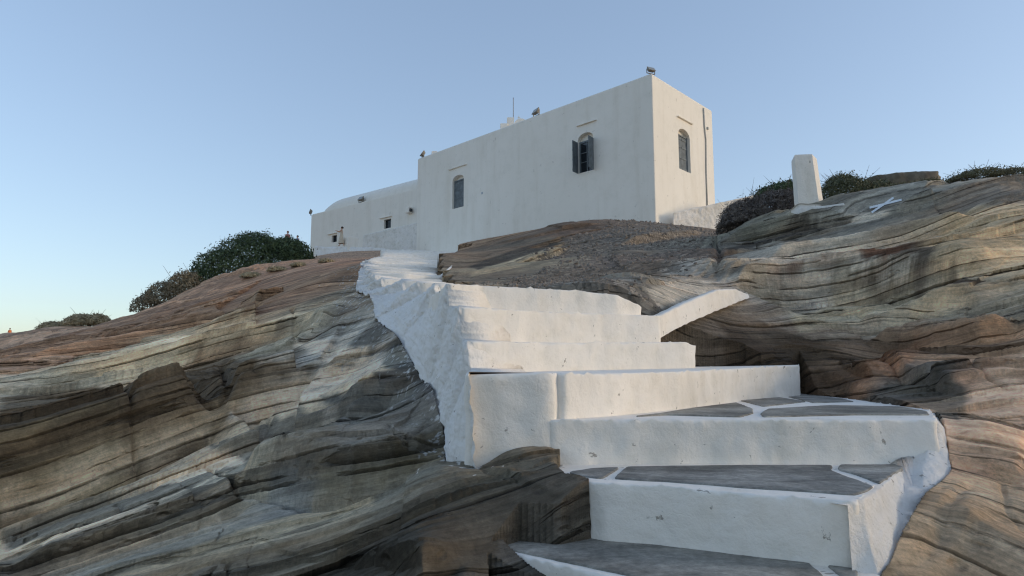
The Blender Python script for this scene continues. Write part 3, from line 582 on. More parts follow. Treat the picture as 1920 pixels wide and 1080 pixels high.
PATCH = [  # weathered slabs, beds and painted-in shade traced one by one: outline, colour, edge softness
    ([(0, 935), (80, 905), (200, 868), (330, 822), (430, 800), (560, 745), (700, 690), (790, 700), (740, 725), (640, 755), (560, 790), (470, 812), (390, 835), (290, 870), (180, 912), (0, 985)], (.47, .41, .33), .006),
    ([(550, 640), (620, 640), (680, 660), (720, 690), (600, 745), (480, 790), (420, 790), (560, 720), (620, 690)], (.45, .42, .38), .006),
    ([(110, 700), (250, 672), (430, 628), (560, 585), (600, 590), (430, 650), (300, 680), (180, 705)], (.46, .39, .29), .008),
    ([(0, 705), (110, 700), (190, 712), (0, 745)], (.30, .28, .235), .008), ([(0, 745), (200, 722), (215, 830), (0, 895)], (.11, .09, .065), .007),  # dark left face: brown rock with the shade below the ledge painted in
    ([(0, 805), (200, 770), (210, 790), (0, 835)], (.22, .185, .13), .005), ([(230, 722), (410, 672), (600, 692), (520, 728), (430, 752), (330, 790), (230, 830)], (.14, .112, .08), .007),  # second outline: dark ledge face, shade painted over its brown
    ([(385, 838), (560, 775), (650, 800), (580, 870), (500, 885), (430, 850)], (.17, .165, .15), .006), ([(600, 745), (790, 720), (830, 800), (700, 830), (560, 870), (650, 790)], (.17, .175, .175), .006),
    ([(700, 700), (790, 685), (800, 715), (680, 735)], (.09, .088, .085), .006), ([(560, 905), (700, 850), (835, 800), (838, 860), (740, 885), (640, 912)], (.15, .14, .112), .005),
    ([(0, 1062), (250, 975), (400, 915), (470, 880), (480, 890), (420, 925), (250, 995), (0, 1075)], (.36, .325, .27), .004), ([(0, 1010), (250, 930), (440, 870), (450, 880), (250, 955), (0, 1040)], (.13, .128, .118), .006),
    ([(200, 1080), (480, 985), (640, 945), (700, 925), (720, 940), (560, 990), (350, 1080)], (.23, .21, .17), .006), ([(560, 1080), (760, 1000), (1000, 900), (1060, 940), (1090, 960), (960, 1010), (900, 1080)], (.095, .09, .08), .006),
    ([(620, 1010), (800, 950), (880, 915), (890, 925), (760, 980), (640, 1030)], (.17, .155, .125), .005),
    ([(1440, 530), (1560, 505), (1700, 480), (1730, 492), (1620, 515), (1500, 535)], (.46, .445, .42), .004), ([(1560, 536), (1640, 528), (1720, 518), (1862, 527), (1800, 533), (1700, 534)], (.07, .06, .05), .002),  # thin dark lens: shade of the gap under the slab, painted on
    ([(1210, 640), (1320, 640), (1520, 660), (1500, 735), (1310, 690), (1300, 650)], (.080, .065, .05), .01), ([(1640, 700), (1700, 655), (1720, 665), (1680, 712)], (.27, .18, .13), .004),  # beside the middle steps: dark brown rock with its shadow painted in
    ([(1800, 760), (1860, 690), (1925, 640), (1925, 900), (1780, 870), (1775, 800)], (.40, .32, .26), .015), ([(1480, 600), (1600, 560), (1780, 560), (1800, 590), (1650, 600), (1500, 625)], (.34, .31, .25), .008),
    ([(1210, 545), (1300, 520), (1345, 530), (1345, 545), (1240, 580)], (.30, .29, .275), .006), ([(1580, 405), (1700, 390), (1660, 410), (1590, 425)], (.34, .325, .30), .004),
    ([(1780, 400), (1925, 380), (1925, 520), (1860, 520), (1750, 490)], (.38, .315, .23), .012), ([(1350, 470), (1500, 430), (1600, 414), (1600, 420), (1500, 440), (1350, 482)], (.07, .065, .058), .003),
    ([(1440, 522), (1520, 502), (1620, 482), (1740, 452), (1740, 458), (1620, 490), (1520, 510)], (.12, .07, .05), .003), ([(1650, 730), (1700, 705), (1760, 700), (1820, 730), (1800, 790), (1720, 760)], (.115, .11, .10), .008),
    ([(1645, 1080), (1690, 1000), (1730, 940), (1780, 885), (1925, 905), (1925, 1085)], (.37, .315, .255), .01),
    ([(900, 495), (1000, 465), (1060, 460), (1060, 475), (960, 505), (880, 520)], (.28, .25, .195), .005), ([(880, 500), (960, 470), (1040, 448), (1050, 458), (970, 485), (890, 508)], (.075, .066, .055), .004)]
az_f, lr_f = AZ.ravel(), LR.ravel()
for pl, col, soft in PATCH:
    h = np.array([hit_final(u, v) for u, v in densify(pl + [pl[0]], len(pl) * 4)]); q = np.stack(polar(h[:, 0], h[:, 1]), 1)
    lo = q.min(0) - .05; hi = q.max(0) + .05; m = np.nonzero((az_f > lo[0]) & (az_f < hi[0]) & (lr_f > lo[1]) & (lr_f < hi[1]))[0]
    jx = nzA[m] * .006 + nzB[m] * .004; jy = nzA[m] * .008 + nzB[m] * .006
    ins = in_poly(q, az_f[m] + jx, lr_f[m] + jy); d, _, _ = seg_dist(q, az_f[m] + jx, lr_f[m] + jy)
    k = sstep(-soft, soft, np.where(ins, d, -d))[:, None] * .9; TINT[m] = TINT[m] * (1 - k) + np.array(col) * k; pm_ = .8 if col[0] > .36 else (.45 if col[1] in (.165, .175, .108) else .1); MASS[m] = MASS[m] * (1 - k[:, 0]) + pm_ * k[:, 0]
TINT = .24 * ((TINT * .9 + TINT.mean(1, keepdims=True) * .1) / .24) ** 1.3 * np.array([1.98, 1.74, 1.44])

d, _, _ = seg_dist(cont, X, Y); near = np.exp(-(d / (.20 * np.clip(Rr / 4, .8, 3))) ** 2); sp_ = noise(xyz * 13 + 4) * .6 + noise(xyz * 37 + 9) * .5 + near * .42
k = (sstep(.66, .74, sp_) * (near > .05) * (X < 1))[:, None]; TINT = TINT * (1 - k) + np.array([.62, .60, .56]) * k
n0, n1 = shp
idx = np.arange(n0 * n1).reshape(shp)
Q = np.stack([idx[:-1, :-1], idx[1:, :-1], idx[1:, 1:], idx[:-1, 1:]], -1).reshape(-1, 4)
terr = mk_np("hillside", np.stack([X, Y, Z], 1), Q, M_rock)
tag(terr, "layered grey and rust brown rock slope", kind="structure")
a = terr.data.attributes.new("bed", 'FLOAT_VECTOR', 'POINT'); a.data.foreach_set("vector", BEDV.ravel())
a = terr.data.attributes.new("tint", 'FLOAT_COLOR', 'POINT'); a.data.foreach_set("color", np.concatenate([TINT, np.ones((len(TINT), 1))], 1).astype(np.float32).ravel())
a = terr.data.attributes.new("gravel", 'FLOAT', 'POINT'); a.data.foreach_set("value", GR.astype(np.float32))
a = terr.data.attributes.new("massive", 'FLOAT', 'POINT'); a.data.foreach_set("value", MASS.astype(np.float32))
ZG = Z.reshape(shp)
def ground(x, y):
    a_, l_ = math.atan2(x, y), math.log(math.hypot(x, y))
    i = int(np.clip(np.searchsorted(az, a_) - 1, 0, n0 - 2)); j = int(np.clip(np.searchsorted(lr, l_) - 1, 0, n1 - 2))
    s = (a_ - az[i]) / (az[i + 1] - az[i]); t = (l_ - lr[j]) / (lr[j + 1] - lr[j])
    return float((ZG[i, j] * (1 - s) + ZG[i + 1, j] * s) * (1 - t) + (ZG[i, j + 1] * (1 - s) + ZG[i + 1, j + 1] * s) * t)

# sea far below
m_sea, n_, b_ = newmat("sea_water", .12)
b_.inputs["Base Color"].default_value = (.02, .06, .09, 1)
tc = n_.nodes.new("ShaderNodeTexCoord").outputs["Object"]; bump(n_, b_, [(noisen(n_, tc, .15, 8, .6), .5, .6)])
sea = mk("sea", [(-9000, -9000, -24), (9000, -9000, -24), (9000, 9000, -24), (-9000, 9000, -24)], [(0, 1, 2, 3)], m_sea); tag(sea, kind="structure")

# ------------------------------------------------------------------ staircase
def resample(pl, ds):
    pl = np.array(pl, float); c = np.vstack([pl, pl[:1]]); L = np.linalg.norm(np.diff(c, axis=0), axis=1); out = []
    for i in range(len(pl)):
        k = max(1, int(round(L[i] / ds)))
        for j in range(k): out.append(c[i] + (c[i + 1] - c[i]) * j / k)
    return np.array(out)
def body(name, poly, zbot, mat, parent, ds=.03, rad=.015, amp=.006, ragged=.006, nf=6.0, smooth_n=1, bow=0.0):
    r = resample(poly, ds)
    for _ in range(smooth_n): r = .25 * np.roll(r, 1, 0) + .5 * r + .25 * np.roll(r, -1, 0)
    t = np.roll(r, -1, 0) - np.roll(r, 1, 0); area = .5 * np.sum(r[:, 0] * np.roll(r[:, 1], -1) - np.roll(r[:, 0], -1) * r[:, 1])
    nrm = np.stack([t[:, 1], -t[:, 0]], 1) * (1 if area > 0 else -1); nrm /= np.linalg.norm(nrm, axis=1)[:, None] + 1e-9
    hgt = float(r[:, 2].mean() - zbot); rows = [(-rad * 1.6, .0), (-rad * .75, -rad * .12), (-rad * .2, -rad * .5), (0, -rad * 1.2)]
    k = max(3, int(hgt / (ds * 1.3))); rows += [(0, -rad * 1.2 - (hgt - rad * 1.2) * (j / k)) for j in range(1, k + 1)]
    V = []; n = len(r)
    rg = ragged * fbm(r * nf * 2.2 + 3, 4, .7) * 2
    wob = amp * .9 * fbm(np.stack([r[:, 0] * 2, r[:, 1] * 2, r[:, 2] * 0 + 9], 1), 3)
    for ri, (off, dz) in enumerate(rows):
        p = r.copy(); p[:, 2] += dz + (rg * (0, .15, .8, 1)[ri] if ri < 4 else rg * math.exp(dz / .03))
        lip_ = (.004 + .012 * fbm(r * 3.3 + 7, 3)) * math.exp(dz / .035) * (ri > 0) * min(rad / .012, 2) if ragged else 0
        dd = off + wob + lip_ + amp * fbm(np.stack([p[:, 0], p[:, 1], p[:, 2]], 1) * nf, 4, .6) * 2
        p[:, 0] += nrm[:, 0] * dd; p[:, 1] += nrm[:, 1] * dd; V.append(p)
    V = np.vstack(V); Fc = []
    for i in range(len(rows) - 1):
        for j in range(n):
            j2 = (j + 1) % n; Fc.append((i * n + j, (i + 1) * n + j, (i + 1) * n + j2, i * n + j2) if area > 0 else (i * n + j, i * n + j2, (i + 1) * n + j2, (i + 1) * n + j))
    o = mk(name, V, Fc, mat, parent)
    bm = bmesh.new(); bm.from_mesh(o.data); bm.verts.ensure_lookup_table()
    f = bm.faces.new([bm.verts[j] for j in (range(n) if area > 0 else range(n - 1, -1, -1))]); f.smooth = False
    bmesh.ops.triangulate(bm, faces=[f]); bm.to_mesh(o.data); bm.free()
    return o
stair = empty("staircase", P(1300, 1080, 2.3) * np.array([1, 1, 1]))
tag(stair, "whitewashed outdoor staircase with slate treads climbing the layered rock", "staircase")
step_obj = {}
for nm, fr, bk_, zb in LAY:
    o = body("step", list(fr) + list(bk_), zb, M_step, stair, ds=.022 if nm in "ABC" else .03, rad=.012, amp=.010, ragged=.026, nf=6)
    step_obj[nm] = o
for i, (zz, yy, x0, x1) in enumerate(UP):
    y2 = UP[i + 1][1] + .25 if i + 1 < len(UP) else yy + 2.5
    xa = UP[i + 1][2] if i + 1 < len(UP) else x0; xb = UP[i + 1][3] if i + 1 < len(UP) else x1
    ds = .05 * max(1, yy / 12)
    skew = .42 * (x1 - x0) if yy < 40 else .2 * (x1 - x0)
    kx = 1 + .5 * skew / yy
    poly = [(x0, yy, zz), (x0 * .5 + x1 * .5, yy + skew * .5 + rng.normal() * .008 * yy, zz), (x1 * kx, yy + skew, zz), (xb * kx, y2 + skew, zz), (xa + .05, y2, zz)]
    body("step", poly, zz - .5 - .02 * yy, M_step, stair, ds=ds, rad=.02 * max(1, yy / 14), amp=.010 * max(1, yy / 12), ragged=.022 * max(1, yy / 12), nf=5)

def sheet(name, top, bot, mat, parent, nu, nv, amp, nf, thick=.25, inward=(1, .2), bulge=0.0, rt=1.0):
    T = np.array(top, float); B = np.array(bot, float)
    def rs(pl, n):
        d = np.r_[0, np.cumsum(np.linalg.norm(np.diff(pl, axis=0), axis=1))]; t = np.linspace(0, d[-1], n); return np.stack([np.interp(t, d, pl[:, k]) for k in range(3)], 1)
    # stations run along matching break points
    def rs2(pl):
        n = len(pl) - 1; t = np.linspace(0, n, nu); i = np.minimum(t.astype(int), n - 1); f = (t - i)[:, None]; return pl[i] * (1 - f) + pl[i + 1] * f
    T = rs2(T); B = rs2(B); V = []
    for j in range(nv):
        f = j / (nv - 1); p = T * (1 - f) + B * f; V.append(p)
    V = np.array(V)                      # nv, nu, 3
    du = np.gradient(V, axis=1); dv = np.gradient(V, axis=0); nn = np.cross(du, dv); nn /= np.linalg.norm(nn, axis=2)[..., None] + 1e-9
    iv = np.array([-inward[0], -inward[1], 0.0]); nn *= np.sign((nn * iv).sum(2))[..., None]
    fl_ = V.reshape(-1, 3); y = np.clip(fl_[:, 1] / 5, .6, 4)
    dsp = amp * y * (fbm(fl_ * nf, 5, .6) * 1.6 + .5 * np.abs(fbm(fl_ * nf * 2.7, 3)) + bulge * fbm(fl_ * 1.5, 2))
    edge = np.ones((nv, nu)); edge[0] = .3
    V2 = V + nn * (dsp.reshape(nv, nu) * edge)[..., None]
    V2[-1, :, 2] -= .06 * y.reshape(nv, nu)[-1] * np.clip(fbm(V2[-1] * 6 + 3, 4, .7) * 2, -.3, 1.2); V2[0, :, 2] += rt * .02 * y.reshape(nv, nu)[0] * np.abs(fbm(V2[0] * 9 + 8, 3, .7)) * 2
    back = V2[[0, -1]] + np.array([inward[0], inward[1], -.02]) * thick
    allv = np.concatenate([V2.reshape(-1, 3), back.reshape(-1, 3)]); I = np.arange(nv * nu).reshape(nv, nu); o0 = nv * nu; Fq = []
    for a_, b_, c_, d_ in zip(I[:-1, :-1].ravel(), I[:-1, 1:].ravel(), I[1:, 1:].ravel(), I[1:, :-1].ravel()): Fq.append((a_, b_, c_, d_))
    for k in range(nu - 1):
        Fq.append((I[0, k], o0 + k, o0 + k + 1, I[0, k + 1])); Fq.append((I[-1, k], I[-1, k + 1], o0 + nu + k + 1, o0 + nu + k)); Fq.append((o0 + k, o0 + nu + k, o0 + nu + k + 1, o0 + k + 1))
    return mk(name, allv, Fq, mat, parent)
corners = [(P(887, 703, 3.54)[0], 3.54, -.03), (P(882, 640, 4.5)[0], 4.5, .18), (P(866, 576, 4.9)[0], 4.9, .45), (P(842, 532, 5.3)[0], 5.3, .67)] + [(x0, yy, zz) for zz, yy, x0, x1 in UP if yy < 27]
BOT = np.array([P(893, 885, 3.50), P(862, 875, 3.72), P(836, 872, 3.98), P(832, 800, 4.50), P(797, 727, 5.42), P(782, 696, 5.85), P(739, 628, 7.0), P(704, 600, 8.2), P(699, 556, 9.4), P(667, 546, 11.2), P(674, 512, 15), P(678, 500, 21), P(682, 492, 27)])
top = []
for k in range(len(corners) - 1):
    (xa, ya, za), (xb, yb_, zb_) = corners[k], corners[k + 1]; e = .02
    top += [(xa - e, ya, za + .005), (xa + (xb - xa) * .45 - e, ya + (yb_ - ya) * .5, za - .004), (xb - e + .03, yb_ - .03, za + .03 * rng.random())]
top = [np.array(t) for t in top]
yt = np.array([t[1] for t in top]); yn = BOT[0, 1] + (yt - yt[0]) / (yt[-1] - yt[0]) * (BOT[-1, 1] - BOT[0, 1])
wq = np.clip((yt - 3.54) / 3, 0, 1); yn = yn * wq + (3.5 + (yt - 3.54) * 1.0) * (1 - wq)
bot = [np.array([np.interp(y_, BOT[:, 1], BOT[:, 0]), y_, np.interp(y_, BOT[:, 1], BOT[:, 2])]) for y_ in yn]
sheet("side_wall", top, bot, M_side, stair, 700, 80, .022, 10, thick=.35, inward=(1, .8))
# bright flank on the near right, down to the rock
top = [W(1592, 944, ZB) + np.array([0, .012, -.01]), W(1616, 936, ZB), W(1642, 921, ZB), W(1698, 872, ZB), P(1736, 830, 3.62), P(1757, 789, 3.62), P(1742, 768, 4.4)]
_c = W(1592, 944, ZB)
bot = [np.array([_c[0] + .004, _c[1] + .016, -1.02]), P(1650, 1100, 2.54), P(1668, 1062, 2.60), P(1697, 1004, 2.78), P(1740, 930, 3.07), P(1784, 890, 3.42), P(1772, 805, 3.72), P(1752, 778, 4.3)]
sheet("side_wall", top, bot, M_side, stair, 140, 26, .010, 9, thick=.10, inward=(-.6, .8), rt=.1)
# plaster kerb that runs up the rock from the fifth riser
def strip(name, top, bot, depth, mat, parent, n=90, m=10, amp=.012):
    T = np.array(top, float); B = np.array(bot, float)
    def rs(pl):
        k = len(pl) - 1; t = np.linspace(0, k, n); i = np.minimum(t.astype(int), k - 1); f = (t - i)[:, None]; return pl[i] * (1 - f) + pl[i + 1] * f
    T, B = rs(T), rs(B); rows = [B, *[B + (T - B) * f for f in np.linspace(.15, .9, m)], T - [0, 0, .008], T + np.array([-.3, .9, 0]) * .03, T + np.array([-.3, .9, 0]) * depth, T + np.array([-.3, .9, -1.5]) * depth]
    V = np.vstack(rows); V = V + np.stack([fbm(V * 8 + 5, 4), fbm(V * 8 + 25, 4), fbm(V * 8 + 45, 4)], 1) * amp
    I = np.arange(len(rows) * n).reshape(len(rows), n); Fq = list(zip(I[:-1, :-1].ravel(), I[:-1, 1:].ravel(), I[1:, 1:].ravel(), I[1:, :-1].ravel()))
    return mk(name, V, Fq, mat, parent)
strip("kerb", [P(1215, 592, 5.98), P(1240, 590, 6.05), P(1290, 565, 6.7), P(1345, 543, 7.4), P(1380, 541, 7.9), P(1402, 551, 8.2)],
      [P(1195, 648, 5.9), P(1235, 634, 6.0), P(1295, 603, 6.6), P(1345, 582, 7.3), P(1380, 568, 7.8), P(1405, 558, 8.15)], .16, M_step, stair)
strip("kerb", [P(822, 520, 14.2), P(836, 508, 15.5), P(848, 497, 17), P(866, 488, 19)], [P(826, 530, 13.9), P(838, 520, 15.2), P(852, 507, 16.8), P(868, 493, 18.9)], .3, M_step, stair, amp=.03)

# slate slabs set in the treads
def stone(pts, z, owner, h=.008, top=.0):
    poly = [tuple(W(u, v, z)) for u, v in pts]; poly = [(x, y, z + h + top) for x, y, _ in poly]
    o = body("tread_slab", poly, z - .02, M_slab, owner, ds=.03, rad=.005, amp=.006, ragged=.0, nf=12)
    return o
stone([(932, 1031), (1000, 1001), (1110, 985), (1300, 1008), (1500, 1043), (1545, 1082), (1500, 1135), (1260, 1097), (1125, 1070), (1012, 1045), (950, 1031)], ZA, step_obj["A"])
stone([(1535, 1050), (1612, 1056), (1608, 1100), (1580, 1085)], ZA, step_obj["A"])
stone([(1066, 887), (1110, 880), (1163, 878), (1140, 893), (1128, 899), (1080, 893)], ZB, step_obj["B"])
stone([(1175, 877), (1400, 874), (1560, 874), (1560, 885), (1640, 915), (1606, 930), (1500, 922), (1400, 916), (1250, 904), (1150, 899)], ZB, step_obj["B"])
stone([(1575, 873), (1690, 873), (1692, 880), (1650, 909), (1610, 893), (1570, 882)], ZB, step_obj["B"])
stone([(1190, 782), (1240, 776), (1300, 766), (1380, 756), (1412, 768), (1412, 776), (1390, 783), (1250, 779)], ZC, step_obj["C"])
stone([(1425, 777), (1440, 768), (1560, 761), (1690, 764), (1735, 772), (1742, 779), (1600, 779), (1430, 783)], ZC, step_obj["C"])
stone([(1388, 752), (1462, 746), (1512, 754), (1432, 763)], ZC, step_obj["C"])
stone([(1478, 745), (1505, 740), (1578, 748), (1600, 754), (1525, 756)], ZC, step_obj["C"])

# ------------------------------------------------------------------ main building
C0 = P(1222, 137, 40.0); ZT = C0[2]
CL = W(783, 298, ZT); CR = W(1335, 207, ZT); CB = CL + CR - C0
ZBASE = 6.5
dL = (CL - C0)[:2]; LL = np.linalg.norm(dL); dL /= LL
dR = (CR - C0)[:2]; LR_ = np.linalg.norm(dR); dR /= LR_
nL = np.array([-dL[1], dL[0]]); nL *= -1 if nL @ np.array([0, -1.0]) < 0 else 1          # outward normals
nR = np.array([dR[1], -dR[0]]); nR *= -1 if nR @ np.array([0, -1.0]) < 0 else 1
def on_wall(org, d, u, v):               # (distance along the wall, height) of a sight line
    r = ray(u, v); A = np.array([[r[0], -d[0]], [r[1], -d[1]]]); t, s = np.linalg.solve(A, org[:2]); return s, t * r[2]
def arch_pts(s0, s1, z0, z1, n=10):
    """outline in (s,z): straight jambs and a flat arch up to z1"""
    w_ = (s1 - s0) / 2; rise = w_ * .62; pts = [(s0, z0), (s1, z0)]
    for k in range(n + 1):
        a_ = math.pi * k / n; pts.append((s0 + w_ + w_ * math.cos(a_), z1 - rise + rise * math.sin(a_)))
    return pts
def prism_from(pts, org, d, nrm, out, inn):
    n = len(pts); V = []
    for off in (out, -inn):
        for s, z in pts: V.append((org[0] + d[0] * s + nrm[0] * off, org[1] + d[1] * s + nrm[1] * off, z))
    Fc = [tuple(range(n)), tuple(range(2 * n - 1, n - 1, -1))] + [(i, n + i, n + (i + 1) % n, (i + 1) % n) for i in range(n)]
    return V, Fc
def raw(V, Fc):
    me = bpy.data.meshes.new("tmp"); me.from_pydata([tuple(map(float, v)) for v in V], [], Fc); me.update()
    bm = bmesh.new(); bm.from_mesh(me); bmesh.ops.recalc_face_normals(bm, faces=bm.faces); bm.to_mesh(me); bm.free(); return me
def cut(me, cutters):
    o = bpy.data.objects.new("tmp", me); scene.collection.objects.link(o); tmp = [o]
    for c in cutters:
        q = bpy.data.objects.new("tmpc", c); scene.collection.objects.link(q); tmp.append(q)
        m = o.modifiers.new("b", 'BOOLEAN'); m.operation = 'DIFFERENCE'; m.object = q; m.solver = 'EXACT'
    dg = bpy.context.evaluated_depsgraph_get(); res = bpy.data.meshes.new_from_object(o.evaluated_get(dg))
    for t in tmp: bpy.data.objects.remove(t)
    return res
bld = empty("main_building", (float(C0[0]), float(C0[1]), ZBASE))
tag(bld, "large whitewashed monastery block with flat roof and grey shuttered windows", "building")
# wall body with soft corners
box4 = [C0, CR, CB, CL]
V = []
def rounded(pl, r, k=4):
    out = []; n = len(pl)
    for i in range(n):
        p = np.array(pl[i][:2]); a_ = np.array(pl[i - 1][:2]) - p; b_ = np.array(pl[(i + 1) % n][:2]) - p; a_ /= np.linalg.norm(a_); b_ /= np.linalg.norm(b_)
        for j in range(k + 1):
            t = j / k; out.append(p + a_ * r * (1 - t) ** 2 + b_ * r * t ** 2)
    return np.array(out)
ro = rounded(box4, .10); n = len(ro); cen = ro.mean(0)
rings = [(ZBASE, 0), (ZT - .12, 0), (ZT - .04, .03), (ZT, .10), (ZT, .40), (ZT - .45, .42)]
for z, ins in rings:
    for p in ro:
        d = cen - p; d /= np.linalg.norm(d); V.append((p[0] + d[0] * ins * 1.3, p[1] + d[1] * ins * 1.3, z))
Fc = [(i * n + j, i * n + (j + 1) % n, (i + 1) * n + (j + 1) % n, (i + 1) * n + j) for i in range(len(rings) - 1) for j in range(n)]
Fc += [tuple(range(n - 1, -1, -1)), tuple((len(rings) - 1) * n + j for j in range(n))]
def wall_win(org, d, px):
    (ul, ur, vt, vb) = px; um = (ul + ur) / 2
    s0, _ = on_wall(org, d, ul, (vt + vb) / 2); s1, _ = on_wall(org, d, ur, (vt + vb) / 2); _, z1 = on_wall(org, d, um, vt); _, z0 = on_wall(org, d, um, vb)
    return min(s0, s1), max(s0, s1), z0, z1
W1 = wall_win(C0, dL, (1083.5, 1112.5, 248.5, 322)); W2 = wall_win(C0, dL, (848, 869.5, 328, 389.5)); W3 = wall_win(C0, dR, (1272.5, 1294, 243, 320))
cutters = []
for (s0, s1, z0, z1), org, d, nn_ in ((W1, C0, dL, nL), (W2, C0, dL, nL), (W3, C0, dR, nR)):
    V2, F2 = prism_from(arch_pts(s0, s1, z0, z1), org, d, nn_, .5, .34); cutters.append(raw(V2, F2))
me = cut(raw(V, Fc), cutters); me.materials.clear(); me.materials.append(M_bld)
bo = bpy.data.objects.new("wall", me); link(bo, bld)
M_shut = plain("weathered_grey_shutter", (.17, .19, .20), .7, .25, 3)
M_dark = plain("dark_window_frame", (.05, .055, .06), .5)
m_gl, n_, b_ = newmat("window_glass", .08); b_.inputs["Base Color"].default_value = (.02, .025, .03, 1); b_.inputs["Specular IOR Level"].default_value = .6
M_glass = m_gl
def wbox(name, org, d, nn_, s0, s1, z0, z1, o0, o1, mat, parent, bev=.01):
    V2, F2 = prism_from([(s0, z0), (s1, z0), (s1, z1), (s0, z1)], org, d, nn_, o1, -o0)
    me = raw(V2, F2); bm = bmesh.new(); bm.from_mesh(me)
    if bev: bmesh.ops.bevel(bm, geom=list(bm.edges), offset=min(bev, abs(s1 - s0) * .3, abs(z1 - z0) * .3, abs(o1 - o0) * .3), segments=1, affect='EDGES')
    bm.to_mesh(me); bm.free(); me.materials.append(mat); o = bpy.data.objects.new(name, me); return link(o, parent)
def multi(name, boxes, mat, parent, bev=.008):
    """several plain blocks that belong to one part, given as (8-vertex mesh data)"""
    bm = bmesh.new()
    for V2, F2 in boxes:
        me = raw(V2, F2); bm.from_mesh(me); bpy.data.meshes.remove(me)
    if bev: bmesh.ops.bevel(bm, geom=list(bm.edges), offset=bev, segments=1, affect='EDGES')
    me = bpy.data.meshes.new(name); bm.to_mesh(me); bm.free(); me.materials.append(mat); o = bpy.data.objects.new(name, me); return link(o, parent)
def pb(org, d, nn_, s0, s1, z0, z1, o0, o1): return prism_from([(s0, z0), (s1, z0), (s1, z1), (s0, z1)], org, d, nn_, o1, -o0)
def shutter(org, d, nn_, s0, s1, z0, z1, o0, parent):
    w_ = s1 - s0; B = [pb(org, d, nn_, s0, s1, z0, z1, o0, o0 + .035)]
    for f in (.04, .36, .67, .90): B.append(pb(org, d, nn_, s0 + .02, s1 - .02, z0 + (z1 - z0) * f, z0 + (z1 - z0) * f + .12, o0 + .037, o0 + .06))
    k = 4
    for j in range(1, k): B.append(pb(org, d, nn_, s0 + w_ * j / k - .006, s0 + w_ * j / k + .012, z0 + .02, z1 - .02, o0 + .036, o0 + .045))
    return multi("shutter", B, M_shut, parent, 0)
def closed_window(Wn, org, d, nn_):
    s0, s1, z0, z1 = Wn; zs = z0 + (z1 - z0) * .84
    f = multi("window", [pb(org, d, nn_, s0 + .01, s0 + .09, z0 + .01, zs, -.30, -.20), pb(org, d, nn_, s1 - .09, s1 - .01, z0 + .01, zs, -.30, -.20), pb(org, d, nn_, s0 + .01, s1 - .01, zs - .003, zs + .09, -.30, -.19)], M_shut, bld, 0)
    c = (s0 + s1) / 2; sh = [shutter(org, d, nn_, s0 + .095, c - .012, z0 + .02, zs - .02, -.27, f), shutter(org, d, nn_, c + .012, s1 - .095, z0 + .02, zs - .02, -.27, f)]
closed_window(W2, C0, dL, nL); closed_window(W3, C0, dR, nR)
s0, s1, z0, z1 = W1; zs = z0 + (z1 - z0) * .82; c = (s0 + s1) / 2
fw = multi("window", [pb(C0, dL, nL, s0 + .01, s0 + .10, z0 + .01, zs, -.28, -.16), pb(C0, dL, nL, s1 - .10, s1 - .01, z0 + .01, zs, -.28, -.16), pb(C0, dL, nL, s0 + .105, s1 - .105, zs - .12, zs - .003, -.28, -.16), pb(C0, dL, nL, c - .04, c + .04, z0 + .02, zs - .125, -.27, -.17)]
           + [pb(C0, dL, nL, s0 + .105, c - .045, z0 + (zs - z0) * f, z0 + (zs - z0) * f + .05, -.26, -.18) for f in (.0, .33, .62)] + [pb(C0, dL, nL, c + .045, s1 - .105, z0 + (zs - z0) * f, z0 + (zs - z0) * f + .05, -.26, -.18) for f in (.0, .33, .62)], M_shut, bld, 0)
wbox("pane", C0, dL, nL, s0 + .11, s1 - .11, z0 + .03, zs - .13, -.235, -.225, M_glass, fw, 0)
# open leaves swing out of the wall on their jambs
def leaf(shinge, ang, wd, sgn):
    dd = dL * math.cos(ang) * sgn + nL * math.sin(ang); nn2 = np.array([dd[1], -dd[0]])
    org = np.array([C0[0] + dL[0] * shinge + nL[0] * .01, C0[1] + dL[1] * shinge + nL[1] * .01, 0])
    shutter(org, dd, nn2, 0.0, wd, z0 + .0, zs - .05, -.02, fw)
leaf(s1 + .01, R(98), (s1 - s0) * .50, 1); leaf(s0 - .01, R(80), (s1 - s0) * .50, -1)
# drip ledges above the windows
for (ua, va, ub, vb_, org, d, nn_) in ((1082, 236, 1119, 226, C0, dL, nL), (842, 318, 875, 309, C0, dL, nL), (1269, 217, 1297, 234, C0, dR, nR)):
    a_, za = on_wall(org, d, ua, va); b2, zb2 = on_wall(org, d, ub, vb_); zm = (za + zb2) / 2
    wbox("drip_ledge", org, d, nn_, min(a_, b2), max(a_, b2), zm - .035, zm + .035, -.05, .13, M_bld, bld, .02)
# cable conduit on the sunny wall
def tube_pts(pts, r, k=8):
    V2, F2 = [], []; P_ = [Vector(p) for p in pts]
    for i, p in enumerate(P_):
        t = (P_[min(i + 1, len(P_) - 1)] - P_[max(i - 1, 0)]).normalized(); a_ = t.orthogonal().normalized(); b2 = t.cross(a_)
        rr = r[i] if isinstance(r, (list, tuple)) else r
        for j in range(k):
            an = 2 * math.pi * j / k; V2.append(tuple(p + a_ * math.cos(an) * rr + b2 * math.sin(an) * rr))
    for i in range(len(P_) - 1):
        for j in range(k): F2.append((i * k + j, i * k + (j + 1) % k, (i + 1) * k + (j + 1) % k, (i + 1) * k + j))
    F2.append(tuple(range(k - 1, -1, -1))); F2.append(tuple(range(len(P_) * k - k, len(P_) * k))); return V2, F2
pp = []
for u, v in ((1318, 203), (1320, 240), (1322.5, 262), (1323, 320), (1325, 385)):
    s, z = on_wall(C0, dR, u, v); pp.append((C0[0] + dR[0] * s + nR[0] * .05, C0[1] + dR[1] * s + nR[1] * .05, z))
M_pipe = plain("painted_pipe", (.5, .49, .45), .6)
